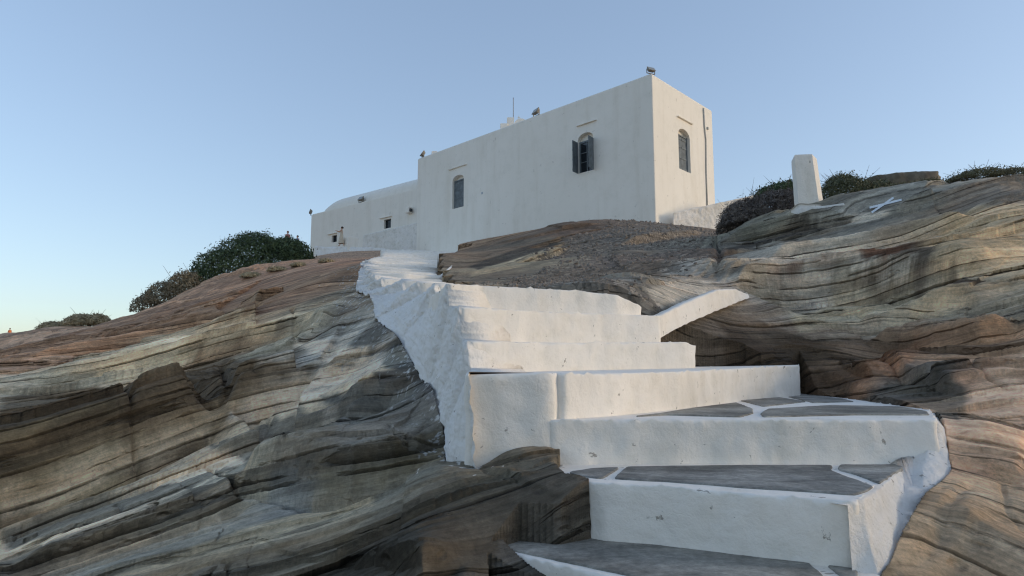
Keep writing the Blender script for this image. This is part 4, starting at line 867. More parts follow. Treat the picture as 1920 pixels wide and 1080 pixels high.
V2, F2 = tube_pts(pp, .045); mk("drain_pipe", V2, F2, M_pipe, bld)
s, z = on_wall(C0, dR, 1326, 241); wbox("junction_box", C0, dR, nR, s - .07, s + .07, z - .09, z + .09, -.02, .10, M_pipe, bld)
# small vent stain plug on the long wall
s, z = on_wall(C0, dL, 904, 362); wbox("vent", C0, dL, nL, s - .10, s + .10, z - .09, z + .09, -.02, .02, plain("old_mortar", (.5, .52, .53)), bld)

# ------------------------------------------------------------------ bell structure on the roof
bell = empty("rooftop_bell_cote", tuple(P(965, 240, 60)))
tag(bell, "small stepped white bell cote with mast and cross on the roof", "bell cote")
def vbox(name, x0, x1, y0, y1, z0, z1, mat, parent, bev=.03):
    bm = bmesh.new(); bmesh.ops.create_cube(bm, size=1.0)
    for v_ in bm.verts: v_.co = Vector(((x0 + x1) / 2 + v_.co.x * (x1 - x0), (y0 + y1) / 2 + v_.co.y * (y1 - y0), (z0 + z1) / 2 + v_.co.z * (z1 - z0)))
    if bev: bmesh.ops.bevel(bm, geom=list(bm.edges), offset=bev, segments=2, affect='EDGES')
    me = bpy.data.meshes.new(name); bm.to_mesh(me); bm.free(); me.materials.append(mat); o = bpy.data.objects.new(name, me); return link(o, parent)
yb = 60; q0, q1 = P(938, 231, yb), P(952, 231, yb); vbox("lower_block", q0[0], q1[0], yb, yb + 1, ZT - .5, q0[2], M_bld, bell)
q0, q1 = P(950.5, 219, yb), P(964, 219, yb); vbox("tower", q0[0], q1[0], yb + .1, yb + 1.4, ZT - .5, q0[2], M_bld, bell)
q0, q1 = P(964, 226, yb), P(990, 226, yb)
arc = []
for k in range(13):
    a_ = math.pi * k / 12; arc.append(((q0[0] + q1[0]) / 2 + (q1[0] - q0[0]) / 2 * math.cos(a_), q0[2] - .35 + .62 * math.sin(a_)))
arc = [(q1[0], ZT - .5)] + arc + [(q0[0], ZT - .5)]
k = len(arc); V2 = [(x, yb + .15, z) for x, z in arc] + [(x, yb + 1.1, z) for x, z in arc]
me = raw(V2, [tuple(range(k)), tuple(range(2 * k - 1, k - 1, -1))] + [(i, k + i, k + (i + 1) % k, (i + 1) % k) for i in range(k)]); me.materials.append(M_bld); link(bpy.data.objects.new("arched_gable", me), bell)
cx = P(973, 217, yb); vbox("cross", cx[0] - .03, cx[0] + .03, yb + .5, yb + .56, cx[2] - .5, cx[2] + .22, M_bld, bell, .005)
vbox("cross", cx[0] - .13, cx[0] + .13, yb + .497, yb + .563, cx[2] - .02, cx[2] + .05, M_bld, bell, .005)
V2, F2 = tube_pts([tuple(P(962.5, 222, yb + .7)), tuple(P(962.5, 183, yb + .7))], .035); mk("mast", V2, F2, plain("galvanised_mast", (.30, .31, .33), .5), bell)

# ------------------------------------------------------------------ vaulted annex
A0 = P(779, 353, 60.0); ZAN = A0[2]; A1 = W(583, 402, ZAN); dA = (A1 - A0)[:2]; LA = np.linalg.norm(dA); dA /= LA
nA = np.array([-dA[1], dA[0]]); nA *= -1 if nA @ np.array([0, -1.0]) < 0 else 1
ann = empty("vaulted_annex", (float(A1[0]), float(A1[1]), 10.0)); tag(ann, "long low whitewashed chapel wing with rounded vault roof and two tiny windows", "building")
DEP = 6.0
def AP(s, o, z): return (A0[0] + dA[0] * s + nA[0] * o, A0[1] + dA[1] * s + nA[1] * o, z)
Va = [AP(-1.0, 0, 8), AP(LA, 0, 8), AP(LA, -DEP, 8), AP(-1.0, -DEP, 8), AP(-1.0, 0, ZAN), AP(LA, 0, ZAN), AP(LA, -DEP, ZAN), AP(-1.0, -DEP, ZAN)]
Fa = [(0, 1, 5, 4), (1, 2, 6, 5), (2, 3, 7, 6), (3, 0, 4, 7), (4, 5, 6, 7), (3, 2, 1, 0)]
me = raw(Va, Fa); bm = bmesh.new(); bm.from_mesh(me); bmesh.ops.bevel(bm, geom=list(bm.edges), offset=.12, segments=3, affect='EDGES'); bm.to_mesh(me); bm.free()
N1 = wall_win(A0, dA, (720, 733, 411, 428)); N2 = wall_win(A0, dA, (622, 631.5, 441, 454))
cs = []
for (s0, s1, z0, z1) in (N1, N2): V2, F2 = pb(A0, dA, nA, s0, s1, z0, z1, -.4, .3); cs.append(raw(V2, F2))
me = cut(me, cs); me.materials.clear(); me.materials.append(M_bld); link(bpy.data.objects.new("wall", me), ann)
for (s0, s1, z0, z1) in (N1, N2):
    f = multi("window", [pb(A0, dA, nA, s0 + .004, s0 + .06, z0 + .004, z1 - .004, -.3, -.2), pb(A0, dA, nA, s1 - .06, s1 - .004, z0 + .004, z1 - .004, -.3, -.2), pb(A0, dA, nA, s0 + .062, s1 - .062, z0 + .004, z0 + .06, -.3, -.2), pb(A0, dA, nA, s0 + .062, s1 - .062, z1 - .06, z1 - .004, -.3, -.2)]
              + [pb(A0, dA, nA, s0 + (s1 - s0) * t - .012, s0 + (s1 - s0) * t + .012, z0 + .06, z1 - .06, -.26, -.235) for t in (.25, .5, .75)] + [pb(A0, dA, nA, s0 + .06, s1 - .06, z0 + (z1 - z0) * t - .012, z0 + (z1 - z0) * t + .012, -.232, -.21) for t in (.35, .65)], M_dark, ann, 0)
    wbox("pane", A0, dA, nA, s0 + .05, s1 - .05, z0 + .05, z1 - .05, -.29, -.28, M_glass, f, 0)
for (ua, va, ub, vb_) in ((713, 410, 735, 405), (615, 440, 632, 436.5)):
    a_, za = on_wall(A0, dA, ua, va); b2, zb2 = on_wall(A0, dA, ub, vb_); zm = (za + zb2) / 2; wbox("drip_ledge", A0, dA, nA, min(a_, b2), max(a_, b2), zm - .04, zm + .04, -.05, .16, M_bld, ann, .02)
# barrel vault, rounded off at its far end
V2, F2 = [], []; ns_, nk = 40, 22; s_end = LA - 1.6
for i in range(ns_ + 1):
    s = -1.0 + (s_end + 1.0) * i / ns_; e = max(0, (s - (s_end - 2.2)) / 2.2); f = math.sqrt(max(0, 1 - e * e)) if e > 0 else 1
    for k in range(nk + 1):
        a_ = math.pi * k / nk; V2.append(AP(s, -.35 - (DEP - .7) / 2 * (1 - math.cos(a_)), ZAN - .03 + max(.02, 1.75 * f) * math.sin(a_) ** .85))
for i in range(ns_):
    for k in range(nk): F2.append((i * (nk + 1) + k, i * (nk + 1) + k + 1, (i + 1) * (nk + 1) + k + 1, (i + 1) * (nk + 1) + k))
mk("vault_roof", V2, F2, M_bld, ann)
# rough whitewashed stone plinth at the annex's right end
def rough_block(name, quad, thick, mat, parent, nu=60, nv=24, amp=.05, nf=1.6, cap=True):
    """quad: bl, br, tr, tl world points of the front face; thickness vector behind it"""
    bl, br, tr, tl = [np.array(q, float) for q in quad]; V3 = []; th = np.array(thick, float); nrm = -th / np.linalg.norm(th)
    us = np.linspace(0, 1, nu); rows = []
    for j in range(nv): f = j / (nv - 1); rows.append((bl + (tl - bl) * f)[None] * (1 - us[:, None]) + (br + (tr - br) * f)[None] * us[:, None])
    for t in (.08, .35, .7, 1.0): rows.append(rows[nv - 1] + th * t)
    rows.append(rows[0] + th)
    Vv = np.vstack(rows); front = np.r_[np.ones(nv * nu), np.full(nu * 4, .5), np.zeros(nu)]
    d_ = amp * (fbm(Vv * nf, 4, .65) * 1.5 + .6 * fbm(Vv * nf * 3, 3)); Vv = Vv + nrm[None] * (d_ * front)[:, None]; Vv[:, 2] += amp * .8 * fbm(Vv * nf * .8 + 4, 3) * (np.arange(len(Vv)) // nu >= nv - 1) * (np.arange(len(Vv)) // nu < nv + 4)
    n_rows = len(rows); I = np.arange(n_rows * nu).reshape(n_rows, nu); Fq = [tuple(q) for q in np.stack([I[:-1, :-1], I[:-1, 1:], I[1:, 1:], I[1:, :-1]], -1).reshape(-1, 4)]
    for c_ in (0, -1): Fq.append(tuple(int(i) for i in (I[:, c_] if c_ == 0 else I[::-1, c_])))
    return mk(name, Vv, Fq, mat, parent)
sa, _ = on_wall(A0, dA, 683, 450); zL = on_wall(A0, dA, 684, 441)[1]; zR = on_wall(A0, dA, 778, 419)[1]
rough_block("stone_plinth", [AP(sa, .35, 9), AP(-.6, .35, 9), AP(-.6, .12, zR), AP(sa, .12, zL)], (-nA[0] * .5, -nA[1] * .5, 0), M_wall, ann, 90, 40, .05, 2.0)

# terrace edge, step block and low boundary walls
tw = rough_block("terrace_wall", [P(592, 486, 57), P(724, 486, 53.5), P(722, 465.5, 54), P(590, 462, 57.5)], (.3, 3.5, .05), M_side, None, 160, 10, .18, .9)
tag(tw, "low jagged whitewashed terrace edge below the chapel wing", "terrace wall")
q0, q1 = P(645, 446, 57), P(673, 446, 57); cb = rough_block("white_block", [(q0[0], 57, P(645, 470, 57)[2]), (q1[0], 56.2, P(673, 470, 57)[2]), (q1[0], 56.2, q1[2]), (q0[0], 57, q0[2])], (.1, 1.1, 0), M_bld, None, 12, 12, .02, 1.0)
bpy.data.objects.remove(cb)
def post(name, base_poly, h, taper, mat, parent=None, amp=.01, ds=.08, lean=(0, 0)):
    b = np.array(base_poly, float); c = b.mean(0)
    r = resample(b, ds); n = len(r); rows = []; K = max(8, int(h / ds))
    prof = [(0, 1.0)] + [(h * j / K, 1 - (1 - taper) * j / K) for j in range(1, K)] + [(h - .02, taper), (h, taper - .02)]
    for z, s in prof:
        p = r.copy(); p[:, :2] = c[:2] + (p[:, :2] - c[:2]) * s + np.array(lean) * z; p[:, 2] += z; rows.append(p)
    V3 = np.vstack(rows); V3 += np.stack([fbm(V3 * 3, 3), fbm(V3 * 3 + 9, 3), fbm(V3 * 3 + 19, 3)], 1) * amp
    Fq = [(i * n + j, i * n + (j + 1) % n, (i + 1) * n + (j + 1) % n, (i + 1) * n + j) for i in range(len(prof) - 1) for j in range(n)]; Fq.append(tuple((len(prof) - 1) * n + j for j in range(n)))
    o = mk(name, V3, Fq, mat, parent)
    md = o.modifiers.new("edge", 'EDGE_SPLIT'); md.split_angle = R(40)
    return o
c0 = P(660, 466, 56.5); w0 = (P(645, 460, 56.5)[0], P(658, 460, 56.5)[0], P(673, 460, 56.5)[0])
wb = post("whitewashed_block", [(w0[1], 55.6, c0[2] - .3), (w0[2], 56.3, c0[2] - .3), (w0[1] + .05, 57.3, c0[2] - .3), (w0[0], 56.5, c0[2] - .3)], P(660, 446, 56.5)[2] - c0[2] + .3, 1.0, M_bld, amp=.03, ds=.2)
tag(wb, "square whitewashed block beside the standing person on the terrace", "plinth")
lw = rough_block("boundary_wall", [P(1262, 440, 40.2), P(1420, 440, 43), P(1412, 366, 43), P(1262, 399, 40.2)], (.2, .8, 0), M_wall, None, 120, 40, .07, 1.3)
tag(lw, "low whitewashed rubble wall running right from the building corner", "wall")

# ------------------------------------------------------------------ white pillar on the right rock
pc = P(1527, 388, 16.3); pz = ground(pc[0], pc[1])
yl = 16.2
pl_ = P(1499, 392, yl); pr_ = P(1538, 386, yl - .06); pf = P(1556, 380, yl + .1)
zb = min(pl_[2], pr_[2]) - .25
hh = P(1515, 289, yl)[2] - zb
pil = empty("boundary_pillar", (float(pc[0]), float(pc[1]), float(zb)))
tag(pil, "square whitewashed pillar leaning slightly on the rock edge among shrubs", "pillar")
post("shaft", [(pl_[0], pl_[1], zb), (pr_[0], pr_[1], zb), (pf[0], pf[1] + .25, zb), (pl_[0] + .15, pl_[1] + .6, zb)], hh, .84, M_step, pil, .012, .05, lean=(-.055, 0))
# painted X on the rock
def zc(x, y): return ground(x, y)
M_paint = plain("white_paint", (.72, .72, .70), .7, .12, 20)
def surf_pt(u, v):
    d = ray(u, v); prev = None
    for y in np.exp(np.linspace(math.log(3), math.log(40), 1500)):
        x, z = d[0] / d[1] * y, d[2] / d[1] * y
        if ground(x, y) >= z: return x, y
    return x, y
fo = []
for u, v in ((1482, 400), (1500, 396), (1525, 392), (1552, 389), (1584, 385)):
    x, y = surf_pt(u, v); fo.append((x, y, ground(x, y) + .05))
fo += [(fo[-1][0] + .1, fo[-1][1] + .5, fo[-1][2] + .05), (fo[0][0] + .1, fo[-1][1] + .6, fo[0][2] + .12)]
body("footing", fo, min(p[2] for p in fo) - .4, M_side, pil, ds=.05, rad=.02, amp=.025, ragged=.02, nf=4)
xm = empty("painted_cross_mark", tuple(P(1660, 388, 15))); tag(xm, "white painted X on the sloping rock right of the pillar", "painted mark")
for (a_, b2) in (((1634, 400), (1675, 372)), ((1630, 391), (1690, 376))):
    pa, pb2 = np.array(surf_pt(*a_)), np.array(surf_pt(*b2)); n = 60; V2, F2 = [], []
    dd = (pb2 - pa); pe = np.array([-dd[1], dd[0]]) / np.linalg.norm(dd); wid = .035
    us = np.array([b2[0] - a_[0], b2[1] - a_[1]], float); un = np.array([-us[1], us[0]]) / np.linalg.norm(us) * 1.9
    for i in range(n + 1):
        f = i / n; u, v = a_[0] + us[0] * f, a_[1] + us[1] * f
        for sg in (-1, 0, 1):
            x, y = surf_pt(u + un[0] * sg, v + un[1] * sg); V2.append((x, y - .012, ground(x, y) + .012))
    for i in range(n):
        for k in range(2): F2.append((i * 3 + k, i * 3 + k + 1, i * 3 + k + 4, i * 3 + k + 3))
    mk("paint_stroke", V2, F2, M_paint, xm)

# ------------------------------------------------------------------ floodlights
M_lamp = plain("grey_lamp_housing", (.26, .23, .19), .6); M_lens = plain("lamp_glass", (.30, .31, .30), .15)
def floodlight(pos, yaw, tilt, size, label, group=None):
    r = empty("floodlight", pos); tag(r, label, "floodlight", group)
    L = []
    def part(name, pts, mat, bev=.01):
        bm = bmesh.new(); bmesh.ops.create_cube(bm, size=1.0)
        sx, sy, sz, tx, ty, tz, back = pts
        for v_ in bm.verts:
            k = back if v_.co.y > 0 else 1
            v_.co = Vector((v_.co.x * sx * k + tx, v_.co.y * sy + ty, v_.co.z * sz * k + tz)) * size
        bmesh.ops.bevel(bm, geom=list(bm.edges), offset=bev * size, segments=1, affect='EDGES')
        return bm
    rot = Matrix.Rotation(yaw, 4, 'Z') @ Matrix.Rotation(tilt, 4, 'X'); ctr = Vector((0, 0, .42 * size))
    for name, pts, mat, rr in (("housing", (1.0, .36, .62, 0, 0, 0, .62), M_lamp, True), ("lens", (.86, .02, .5, 0, -.19, 0, 1), M_lens, True)):
        bm = part(name, pts, mat); bmesh.ops.transform(bm, matrix=Matrix.Translation(Vector(pos) + ctr) @ rot, verts=bm.verts)
        me = bpy.data.meshes.new(name); bm.to_mesh(me); bm.free(); me.materials.append(mat); link(bpy.data.objects.new(name, me), r)
    bm = bmesh.new()
    for sx, tx, sz, tz, sy in ((.05, -.54, .5, .22, .1), (.05, .54, .5, .22, .1), (1.1, 0, .05, -.02, .12), (.12, 0, .12, -.09, .12)):
        q = bmesh.ops.create_cube(bm, size=1.0)["verts"]
        for v_ in q: v_.co = Vector((v_.co.x * sx + tx, v_.co.y * sy, v_.co.z * sz + tz)) * size
    bmesh.ops.transform(bm, matrix=Matrix.Translation(Vector(pos)) @ Matrix.Rotation(yaw, 4, 'Z'), verts=bm.verts)
    me = bpy.data.meshes.new("bracket"); bm.to_mesh(me); bm.free(); me.materials.append(M_lamp); link(bpy.data.objects.new("bracket", me), r)
def roof_at(u, org, d, z, off=-.15, nn_=None):
    s, _ = on_wall(org, d, u, 200); 
    r = ray(u, 200); A = np.array([[r[0], -d[0]], [r[1], -d[1]]]); t, s = np.linalg.solve(A, org[:2])
    return (float(org[0] + d[0] * s + nn_[0] * off), float(org[1] + d[1] * s + nn_[1] * off), float(z))
floodlight((float(C0[0] - .02), float(C0[1] + .18), float(ZT + .05)), R(25), R(-35), .56, "grey floodlight on the tall front corner of the roof")
floodlight(roof_at(1003, C0, dL, ZT + .05, nn_=nL), R(-60), R(-30), .72, "dark floodlight midway along the long roof edge by the bell cote")
floodlight(roof_at(792, C0, dL, ZT + .05, nn_=nL), R(-70), R(-35), .72, "floodlight angled outward at the far left roof end of the tall block")
p_ = roof_at(801, C0, dL, ZT + .02, off=-.9, nn_=nL); vb = vbox("roof_vent_box", p_[0] - .25, p_[0] + .25, p_[1] - .2, p_[1] + .2, p_[2] - .1, p_[2] + .55, M_wall, None); tag(vb, "small pale box on the roof beside the far left floodlight", "roof vent")
floodlight(roof_at(680, A0, dA, ZAN + .05, nn_=nA), R(-40), R(-35), .72, "floodlight on the vault edge above the small right window")
floodlight(roof_at(635, A0, dA, ZAN + .45, off=-1.6, nn_=nA), R(-50), R(-40), .5, "floodlight half hidden on the rounded far part of the vault")
floodlight(roof_at(588, A0, dA, ZAN + .05, nn_=nA), R(-75), R(-20), .72, "floodlight on the outermost left corner of the chapel wing")
# white lamp fixed high on the annex wall next to the tall block
s, z = on_wall(A0, dA, 770, 395); wl = empty("wall_lamp", AP(s, .1, z)); tag(wl, "white box lamp high on the annex wall beside the tall block", "wall lamp")
wbox("lamp_box", A0, dA, nA, s - .25, s + .30, z - .28, z + .28, .0, .45, M_bld, wl, .04); wbox("lens", A0, dA, nA, s - .42, s - .255, z - .18, z + .1, .12, .42, M_dark, wl, .03)

# ------------------------------------------------------------------ shrubs
def leafmat(name, a_, b2, rough=.6):
    m, n, b = newmat(name, rough); at = nd(n, "ShaderNodeAttribute", attribute_name="leaf").outputs["Fac"]
    c = ramp(n, at, [(0, a_), (1, b2)]); n.links.new(c, b.inputs["Base Color"])
    try: b.inputs["Subsurface Weight"].default_value = 0
    except Exception: pass
    return m
LM = {"green": leafmat("dark_evergreen_leaf", (.032, .052, .022), (.10, .135, .058)), "olive": leafmat("olive_leaf", (.055, .062, .03), (.17, .16, .085)),
      "dry": leafmat("dry_twig_leaf", (.24, .20, .12), (.60, .48, .30)), "brown": leafmat("brown_shrub_leaf", (.12, .10, .06), (.34, .27, .17)), "purple": leafmat("dry_thorn", (.085, .070, .062), (.22, .18, .15)), "mix": leafmat("mixed_leaf", (.06, .06, .03), (.22, .19, .10))}
M_stem = plain("woody_stem", (.10, .075, .055), .8)
def shrub(name, blobs, kind, n, leaf, label, group, twigs=0, spiky=0, cat="shrub"):
    B = np.array(blobs, float); base = B[:, :3].mean(0).copy(); base[2] = (B[:, 2] - B[:, 5] * .3).min()
    r = empty(name, base); tag(r, label, cat, group)
    wt = (B[:, 3] * B[:, 4] + B[:, 3] * B[:, 5]); k = rng.choice(len(B), n, p=wt / wt.sum())
    d = rng.normal(size=(n, 3)); d /= np.linalg.norm(d, axis=1)[:, None]; d[:, 2] = np.abs(d[:, 2]) * 1.0 - .12
    lump = 1 + .16 * fbm(d * 3.1 + k[:, None] * 5, 3) + .10 * fbm(d * 9 + k[:, None], 2)
    rad = (rng.random(n) ** .35) * .45 + .57; rad = np.where(rng.random(n) < .10, rad + .04 + .12 * rng.random(n) + spiky * rng.random(n), rad)
    C_ = B[k, :3] + d * B[k, 3:6] * (rad * lump)[:, None]
    nr = d + rng.normal(size=(n, 3)) * .7; nr /= np.linalg.norm(nr, axis=1)[:, None]
    t = np.cross(nr, rng.normal(size=(n, 3))); t /= np.linalg.norm(t, axis=1)[:, None]; b2 = np.cross(nr, t)
    s = leaf * (.6 + .8 * rng.random(n))[:, None]
    el = 1.9 if kind in ("purple", "dry") else 1.1
    V3 = np.stack([C_ - t * s * el, C_ + b2 * s * .42, C_ + t * s * el, C_ - b2 * s * .42], 1).reshape(-1, 3)
    o = mk_np("foliage", V3, np.arange(4 * n).reshape(-1, 4), LM[kind], r, smooth=False)
    val = np.clip(.45 + .35 * fbm(C_ * (1.2 / max(B[:, 3].mean(), .3)) * 2, 3) * 2 + rng.normal(size=n) * .2, 0, 1)
    a_ = o.data.attributes.new("leaf", 'FLOAT', 'POINT'); a_.data.foreach_set("value", np.repeat(val, 4).astype(np.float32))
    V2, F2 = [], []
    for i in range(10 + twigs):
        bl = B[rng.integers(len(B))]; dd = rng.normal(size=3); dd /= np.linalg.norm(dd); dd[2] = abs(dd[2]) + .25
        e = bl[:3] + dd * bl[3:6] * (1.05 + (.35 * rng.random() if i >= 10 else 0)); st = base + np.array([rng.normal() * .1, rng.normal() * .1, 0]) if i < 10 else bl[:3] + dd * bl[3:6] * .5
        if i < 10: e = base * .35 + e * .65
        mid = (st + e) / 2 + rng.normal(size=3) * .05 * np.linalg.norm(e - st); v, f = tube_pts([tuple(st), tuple(mid), tuple(e)], [leaf * .28, leaf * .18, leaf * .08], 4)
        o0 = len(V2); V2 += v; F2 += [tuple(q + o0 for q in ff) for ff in f]
    mk("stem", V2, F2, M_stem, r)
    return r
def blob(u, v, y, wpx, hpx, dep=None):
    c = P(u, v, y); k = y / F_PX; rx = wpx * k / 2; return (c[0], c[1], c[2], rx, dep or rx, hpx * k)
g1 = "shrubs growing on the left skyline"; g2 = "shrubs growing on the right skyline"
shrub("shrub", [blob(478, 505, 47, 190, 78, 2.6), blob(530, 500, 47.5, 118, 60, 2.4), blob(420, 520, 46, 130, 60, 2.2), blob(480, 475, 47.5, 90, 45, 2), blob(385, 535, 45, 70, 34, 1.6), blob(560, 486, 48, 56, 40, 1.4), blob(540, 470, 48, 60, 30, 1.4)], "green", 26000, .085, "big domed dark green evergreen bush on the left skyline", g1)
shrub("shrub", [blob(345, 552, 43, 70, 50, 1.6), blob(310, 568, 43, 75, 46, 1.6), blob(275, 582, 43, 50, 34, 1.3), blob(362, 545, 44, 50, 40, 1.2)], "brown", 12000, .07, "brownish dry bush joining the left side of the dark green bush", g1, 10)
shrub("shrub", [blob(155, 607, 58, 62, 20, 1.6), blob(182, 605, 58, 44, 18, 1.3)], "dry", 5000, .08, "tan rounded dry shrub, larger of the low pair near the left edge", g1, 12)
shrub("shrub", [blob(100, 618, 62, 50, 17, 1.4), blob(125, 614, 62, 34, 14, 1.2)], "dry", 3500, .08, "olive tan dry shrub left of its larger twin near the left edge", g1, 10)
shrub("shrub", [blob(1400, 418, 19, 100, 52, .8), blob(1450, 405, 18.6, 100, 55, .8), blob(1375, 432, 19.5, 60, 32, .6), blob(1480, 395, 18.2, 60, 45, .6)], "purple", 22000, .026, "dark purplish dry thorn bush in front of the low wall left of the pillar", g2, 40, .05)
shrub("shrub", [blob(1465, 366, 19.5, 90, 26, .7), blob(1440, 368, 19.5, 50, 20, .6), blob(1480, 355, 19.8, 40, 20, .5)], "green", 4500, .035, "green leafy shrub with sprigs rising above the dry thorn bush", g2, 14, .25)
shrub("shrub", [blob(1590, 372, 18, 110, 46, .8), blob(1575, 352, 18.4, 60, 28, .6), blob(1640, 365, 18, 80, 28, .7)], "olive", 11000, .032, "dark leafy bush directly right of the white pillar", g2, 20, .25)
shrub("shrub", [blob(1690, 362, 17.6, 110, 18, .6), blob(1735, 350, 17.4, 60, 14, .5), blob(1650, 368, 17.4, 60, 18, .6)], "mix", 7000, .026, "low yellowish green scrub in front of the flat slab on the right skyline", g2, 14, .2)
shrub("shrub", [blob(1840, 337, 15, 110, 22, .6), blob(1885, 334, 15, 70, 17, .6), blob(1800, 340, 15, 50, 11, .5)], "mix", 8000, .022, "spiky low shrub with long bare sprigs at the upper right edge", g2, 60, .35)
shrub("shrub", [blob(1935, 336, 14, 60, 18, .5)], "olive", 1800, .022, "small dark shrub cut by the right edge of the view", g2, 6, .2)
for (u, v, w_, h_) in ((520, 524, 40, 8), (560, 520, 30, 7), (470, 548, 44, 9), (612, 500, 30, 6)):
    h0 = P(u, v, 36); g_ = ground(h0[0], h0[1]); 
    shrub("heath_tuft", [(h0[0], h0[1], g_, w_ * .014, .5, h_ * .03)], "dry", 900, .05, "low dry heath tuft on the brown slope below the bush", "heath tufts on the left slope", 4, 0, "tuft")

# flat skyline slab at right
fs = [P(1618, 345, 19), P(1640, 343, 18.6), P(1700, 341, 18.4), P(1762, 338, 18.4), P(1762, 330, 19.6), P(1640, 332, 20)]
zt = P(1700, 331, 19)[2]
bo_ = body("rock_slab", [(p[0], p[1], zt - .10 + .10 * min(1, max(0, (p[0] - fs[0][0]) / 1.0))) for p in fs], zt - .9, plain("brown_rock", (.16, .135, .10), .85, .4, 4), None, ds=.08, rad=.05, amp=.08, ragged=.05, nf=2)
tag(bo_, "flat brown rock slab lying on the right skyline behind scrub", "rock")

# loose gravel on the middle slope
M_chip = plain("stone_chips", (.23, .19, .155), .85, .5, 3)
gi = np.nonzero((GR > .5) & (Y > 6.5) & (Y < 34) & (X > -6))[0]
k = rng.choice(gi, 9000, p=(1 / 1.0) * np.ones(len(gi)) / len(gi))
ico = bmesh.new(); bmesh.ops.create_icosphere(ico, subdivisions=1, radius=1); iv = np.array([v.co[:] for v in ico.verts]); fi = np.array([[v.index for v in f.verts] for f in ico.faces]); ico.free()
sz = (.007 + .018 * rng.random(len(k)) ** 3) * np.clip(Y[k] / 9, .7, 3)
Vg = iv[None] * (sz[:, None] * (.5 + rng.random((len(k), 3))))[:, None, :] * (1 + .25 * rng.normal(size=(len(k), len(iv), 1))); Vg += np.stack([X[k], Y[k], Z[k] + sz * .2], 1)[:, None]
gv = mk_np("gravel", Vg.reshape(-1, 3), (fi[None] + (np.arange(len(k)) * len(iv))[:, None, None]).reshape(-1, 3), M_chip, None, False); tag(gv, "loose stone chips on the slope below the building", kind="stuff")

# ------------------------------------------------------------------ people
M_skin = plain("skin", (.62, .36, .25), .6); M_hair = plain("hair", (.06, .035, .025), .7)
def skinned(name, nodes, edges, mat, parent, sub=2):
    me = bpy.data.meshes.new(name); me.from_pydata([tuple(p[:3]) for p in nodes], edges, []); o = bpy.data.objects.new("tmp_" + name, me); scene.collection.objects.link(o)
    m = o.modifiers.new("s", 'SKIN'); m2 = o.modifiers.new("u", 'SUBSURF'); m2.levels = sub; m2.render_levels = sub
    for i, p in enumerate(nodes):
        sv_ = me.skin_vertices[0].data[i]; r_ = p[3]; sv_.radius = r_ if isinstance(r_, tuple) else (r_, r_); sv_.use_root = (i == 0)
    dg = bpy.context.evaluated_depsgraph_get(); res = bpy.data.meshes.new_from_object(o.evaluated_get(dg)); bpy.data.objects.remove(o)
    res.materials.clear(); res.materials.append(mat); res.polygons.foreach_set("use_smooth", [True] * len(res.polygons)); res.name = name
    return link(bpy.data.objects.new(name, res), parent)
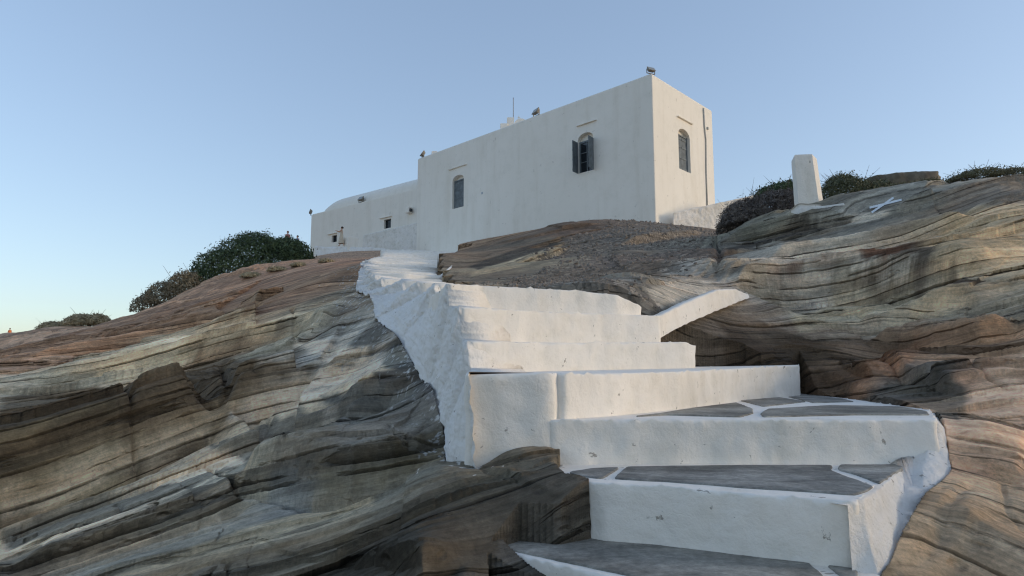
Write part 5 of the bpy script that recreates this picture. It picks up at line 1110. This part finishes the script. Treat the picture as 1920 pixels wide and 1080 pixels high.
def person(pos, yaw, label, cloth, pose="reach", dress=True, group=None, h=1.68, haircol=None):
    r = empty("person", pos); tag(r, label, "person", group); k = h / 1.7
    Mx = Matrix.Translation(Vector(pos)) @ Matrix.Rotation(yaw, 4, 'Z')
    T = lambda x, y, z, rad: (*(Mx @ Vector((x * k, y * k, z * k))), rad if isinstance(rad, tuple) else rad * k)
    # local frame: faces -y, x is the figure's left-right
    N = [T(0, 0, .95, .14), T(0, 0, 1.12, .115), T(0, -.01, 1.32, .14), T(0, 0, 1.44, .07), T(0, -.01, 1.50, .05), T(0, -.02, 1.58, .085), T(0, -.015, 1.66, .075)]
    Ed = [(0, 1), (1, 2), (2, 3), (3, 4), (4, 5), (5, 6)]
    def chain(start, pts):
        p = start
        for q in pts: N.append(T(*q)); Ed.append((p, len(N) - 1)); p = len(N) - 1
        return p
    st = .16 if pose == "walk" or pose == "reach" else .03
    chain(0, [(-.09, 0, .86, .09), (-.10, -st, .50, .058), (-.10, -st * .8, .10, .038), (-.10, -st - .12, .035, .033)])
    chain(0, [(.09, 0, .86, .09), (.10, st * .3, .50, .058), (.10, st * 1.3, .12, .038), (.10, st * 1.0, .035, .033)])
    def hand(w_, dirx, sgn):
        base = Vector(w_); d = Vector(dirx).normalized(); sd2 = d.cross(Vector((0, 0, 1))).normalized(); palm = base + d * .07
        j = chain(arm_end, [(*(palm), .024)])
        for i, (o_, L_) in enumerate(((-.028, .065), (-.01, .078), (.01, .074), (.028, .058))): chain(j, [(*(palm + sd2 * o_ + d * .03), .009), (*(palm + sd2 * o_ * 1.25 + d * (.03 + L_ * .6) + Vector((0, 0, -.008))), .0085), (*(palm + sd2 * o_ * 1.3 + d * (.03 + L_) + Vector((0, 0, -.022))), .007)])
        chain(j, [(*(palm - sd2 * sgn * .035 + d * -.01), .010), (*(palm - sd2 * sgn * .06 + d * .025), .008)])
    if pose == "reach":
        arm_end = chain(2, [(-.17, -.01, 1.38, .055), (-.20, -.22, 1.26, .042), (-.10, -.42, 1.34, .030)]); hand((-.10, -.42, 1.34), (.2, -1, .2), 1)
        arm_end = chain(2, [(.17, -.01, 1.38, .055), (.20, -.20, 1.24, .042), (.08, -.42, 1.32, .030)]); hand((.08, -.42, 1.32), (-.2, -1, .2), -1)
    else:
        arm_end = chain(2, [(-.17, 0, 1.38, .055), (-.22, .02, 1.10, .042), (-.22, -.08, .87, .030)]); hand((-.22, -.08, .87), (0, -.25, -1), 1)
        arm_end = chain(2, [(.17, 0, 1.38, .055), (.22, .02, 1.10, .042), (.22, -.08, .87, .030)]); hand((.22, -.08, .87), (0, -.25, -1), -1)
    skinned("body", N, Ed, M_skin, r)
    def ell(name, c, rx, ry, rz, mat, zmin=-9, n=14):
        bm = bmesh.new(); bmesh.ops.create_uvsphere(bm, u_segments=n * 2, v_segments=n, radius=1)
        for v_ in bm.verts: v_.co = Vector((v_.co.x * rx + c[0], v_.co.y * ry + c[1], max(v_.co.z, zmin) * rz + c[2])) * k
        bmesh.ops.transform(bm, matrix=Mx, verts=bm.verts); me = bpy.data.meshes.new(name); bm.to_mesh(me); bm.free(); me.materials.append(mat); me.polygons.foreach_set("use_smooth", [True] * len(me.polygons)); return link(bpy.data.objects.new(name, me), r)
    ell("hair", (0, .022, 1.625), .098, .105, .118, haircol or M_hair, -.55)
    if dress: ell("hair_bun", (0, .11, 1.62), .05, .05, .055, haircol or M_hair)
    # garment: lofted rings round the torso
    prof = [(1.40, .165, .095), (1.30, .17, .125), (1.12, .145, .115), (.96, .175, .14), (.70, .20, .19), (.42, .23, .24), (.22, .25, .27)] if dress else [(1.42, .17, .10), (1.30, .18, .13), (1.12, .16, .125), (.92, .175, .14), (.84, .18, .145)]
    V2, F2 = [], []; n = 28
    for z, a_, b2 in prof:
        for j in range(n):
            t = 2 * math.pi * j / n; wv = 1 + .05 * math.sin(t * 7) * max(0, (1.0 - z)); V2.append(tuple(Mx @ (Vector((a_ * math.cos(t) * wv, b2 * math.sin(t) * wv - .01, z)) * k)))
    for i in range(len(prof) - 1):
        for j in range(n): F2.append((i * n + j, i * n + (j + 1) % n, (i + 1) * n + (j + 1) % n, (i + 1) * n + j))
    o = mk("dress" if dress else "shirt", V2, F2, cloth, r)
    if not dress:
        for sg in (-1, 1):
            V2, F2 = tube_pts([tuple(Mx @ (Vector(p) * k)) for p in ((sg * .09, 0, .90), (sg * .10, -.01 - (st * .5 if sg < 0 else -st * .2), .68), (sg * .10, -(st if sg < 0 else -st * .3), .48))], [.105 * k, .09 * k, .08 * k], 14); mk("shorts", V2, F2, plain("shorts_cloth", (.10, .11, .14)), r)
    return r
gp = P(640, 461.5, 56.3)
person((gp[0], gp[1], gp[2]), R(-80), "person in pale dress with arms raised forward on the white terrace", plain("pale_dress", (.62, .52, .40), .8), "reach", True, "people by the chapel")
gp = P(540, 431, 57); person((gp[0], gp[1], gp[2] - 1.80), R(20), "person behind the bush with only reddish head showing, taller of two", plain("pink_shirt", (.45, .2, .18)), "stand", False, "people by the chapel", haircol=plain("auburn_hair", (.22, .09, .05)))
gp = P(558, 438, 57.5); person((gp[0], gp[1], gp[2] - 1.78), R(-30), "dark haired person behind the bush nearest the chapel wing", plain("blue_shirt", (.12, .16, .3)), "stand", False, "people by the chapel", h=1.6)
gp = P(17, 637, 98); person((gp[0], gp[1], gp[2]), R(30), "tiny person in orange top standing far away on the left skyline", plain("orange_top", (.75, .22, .07)), "walk", False)
print("scene built")
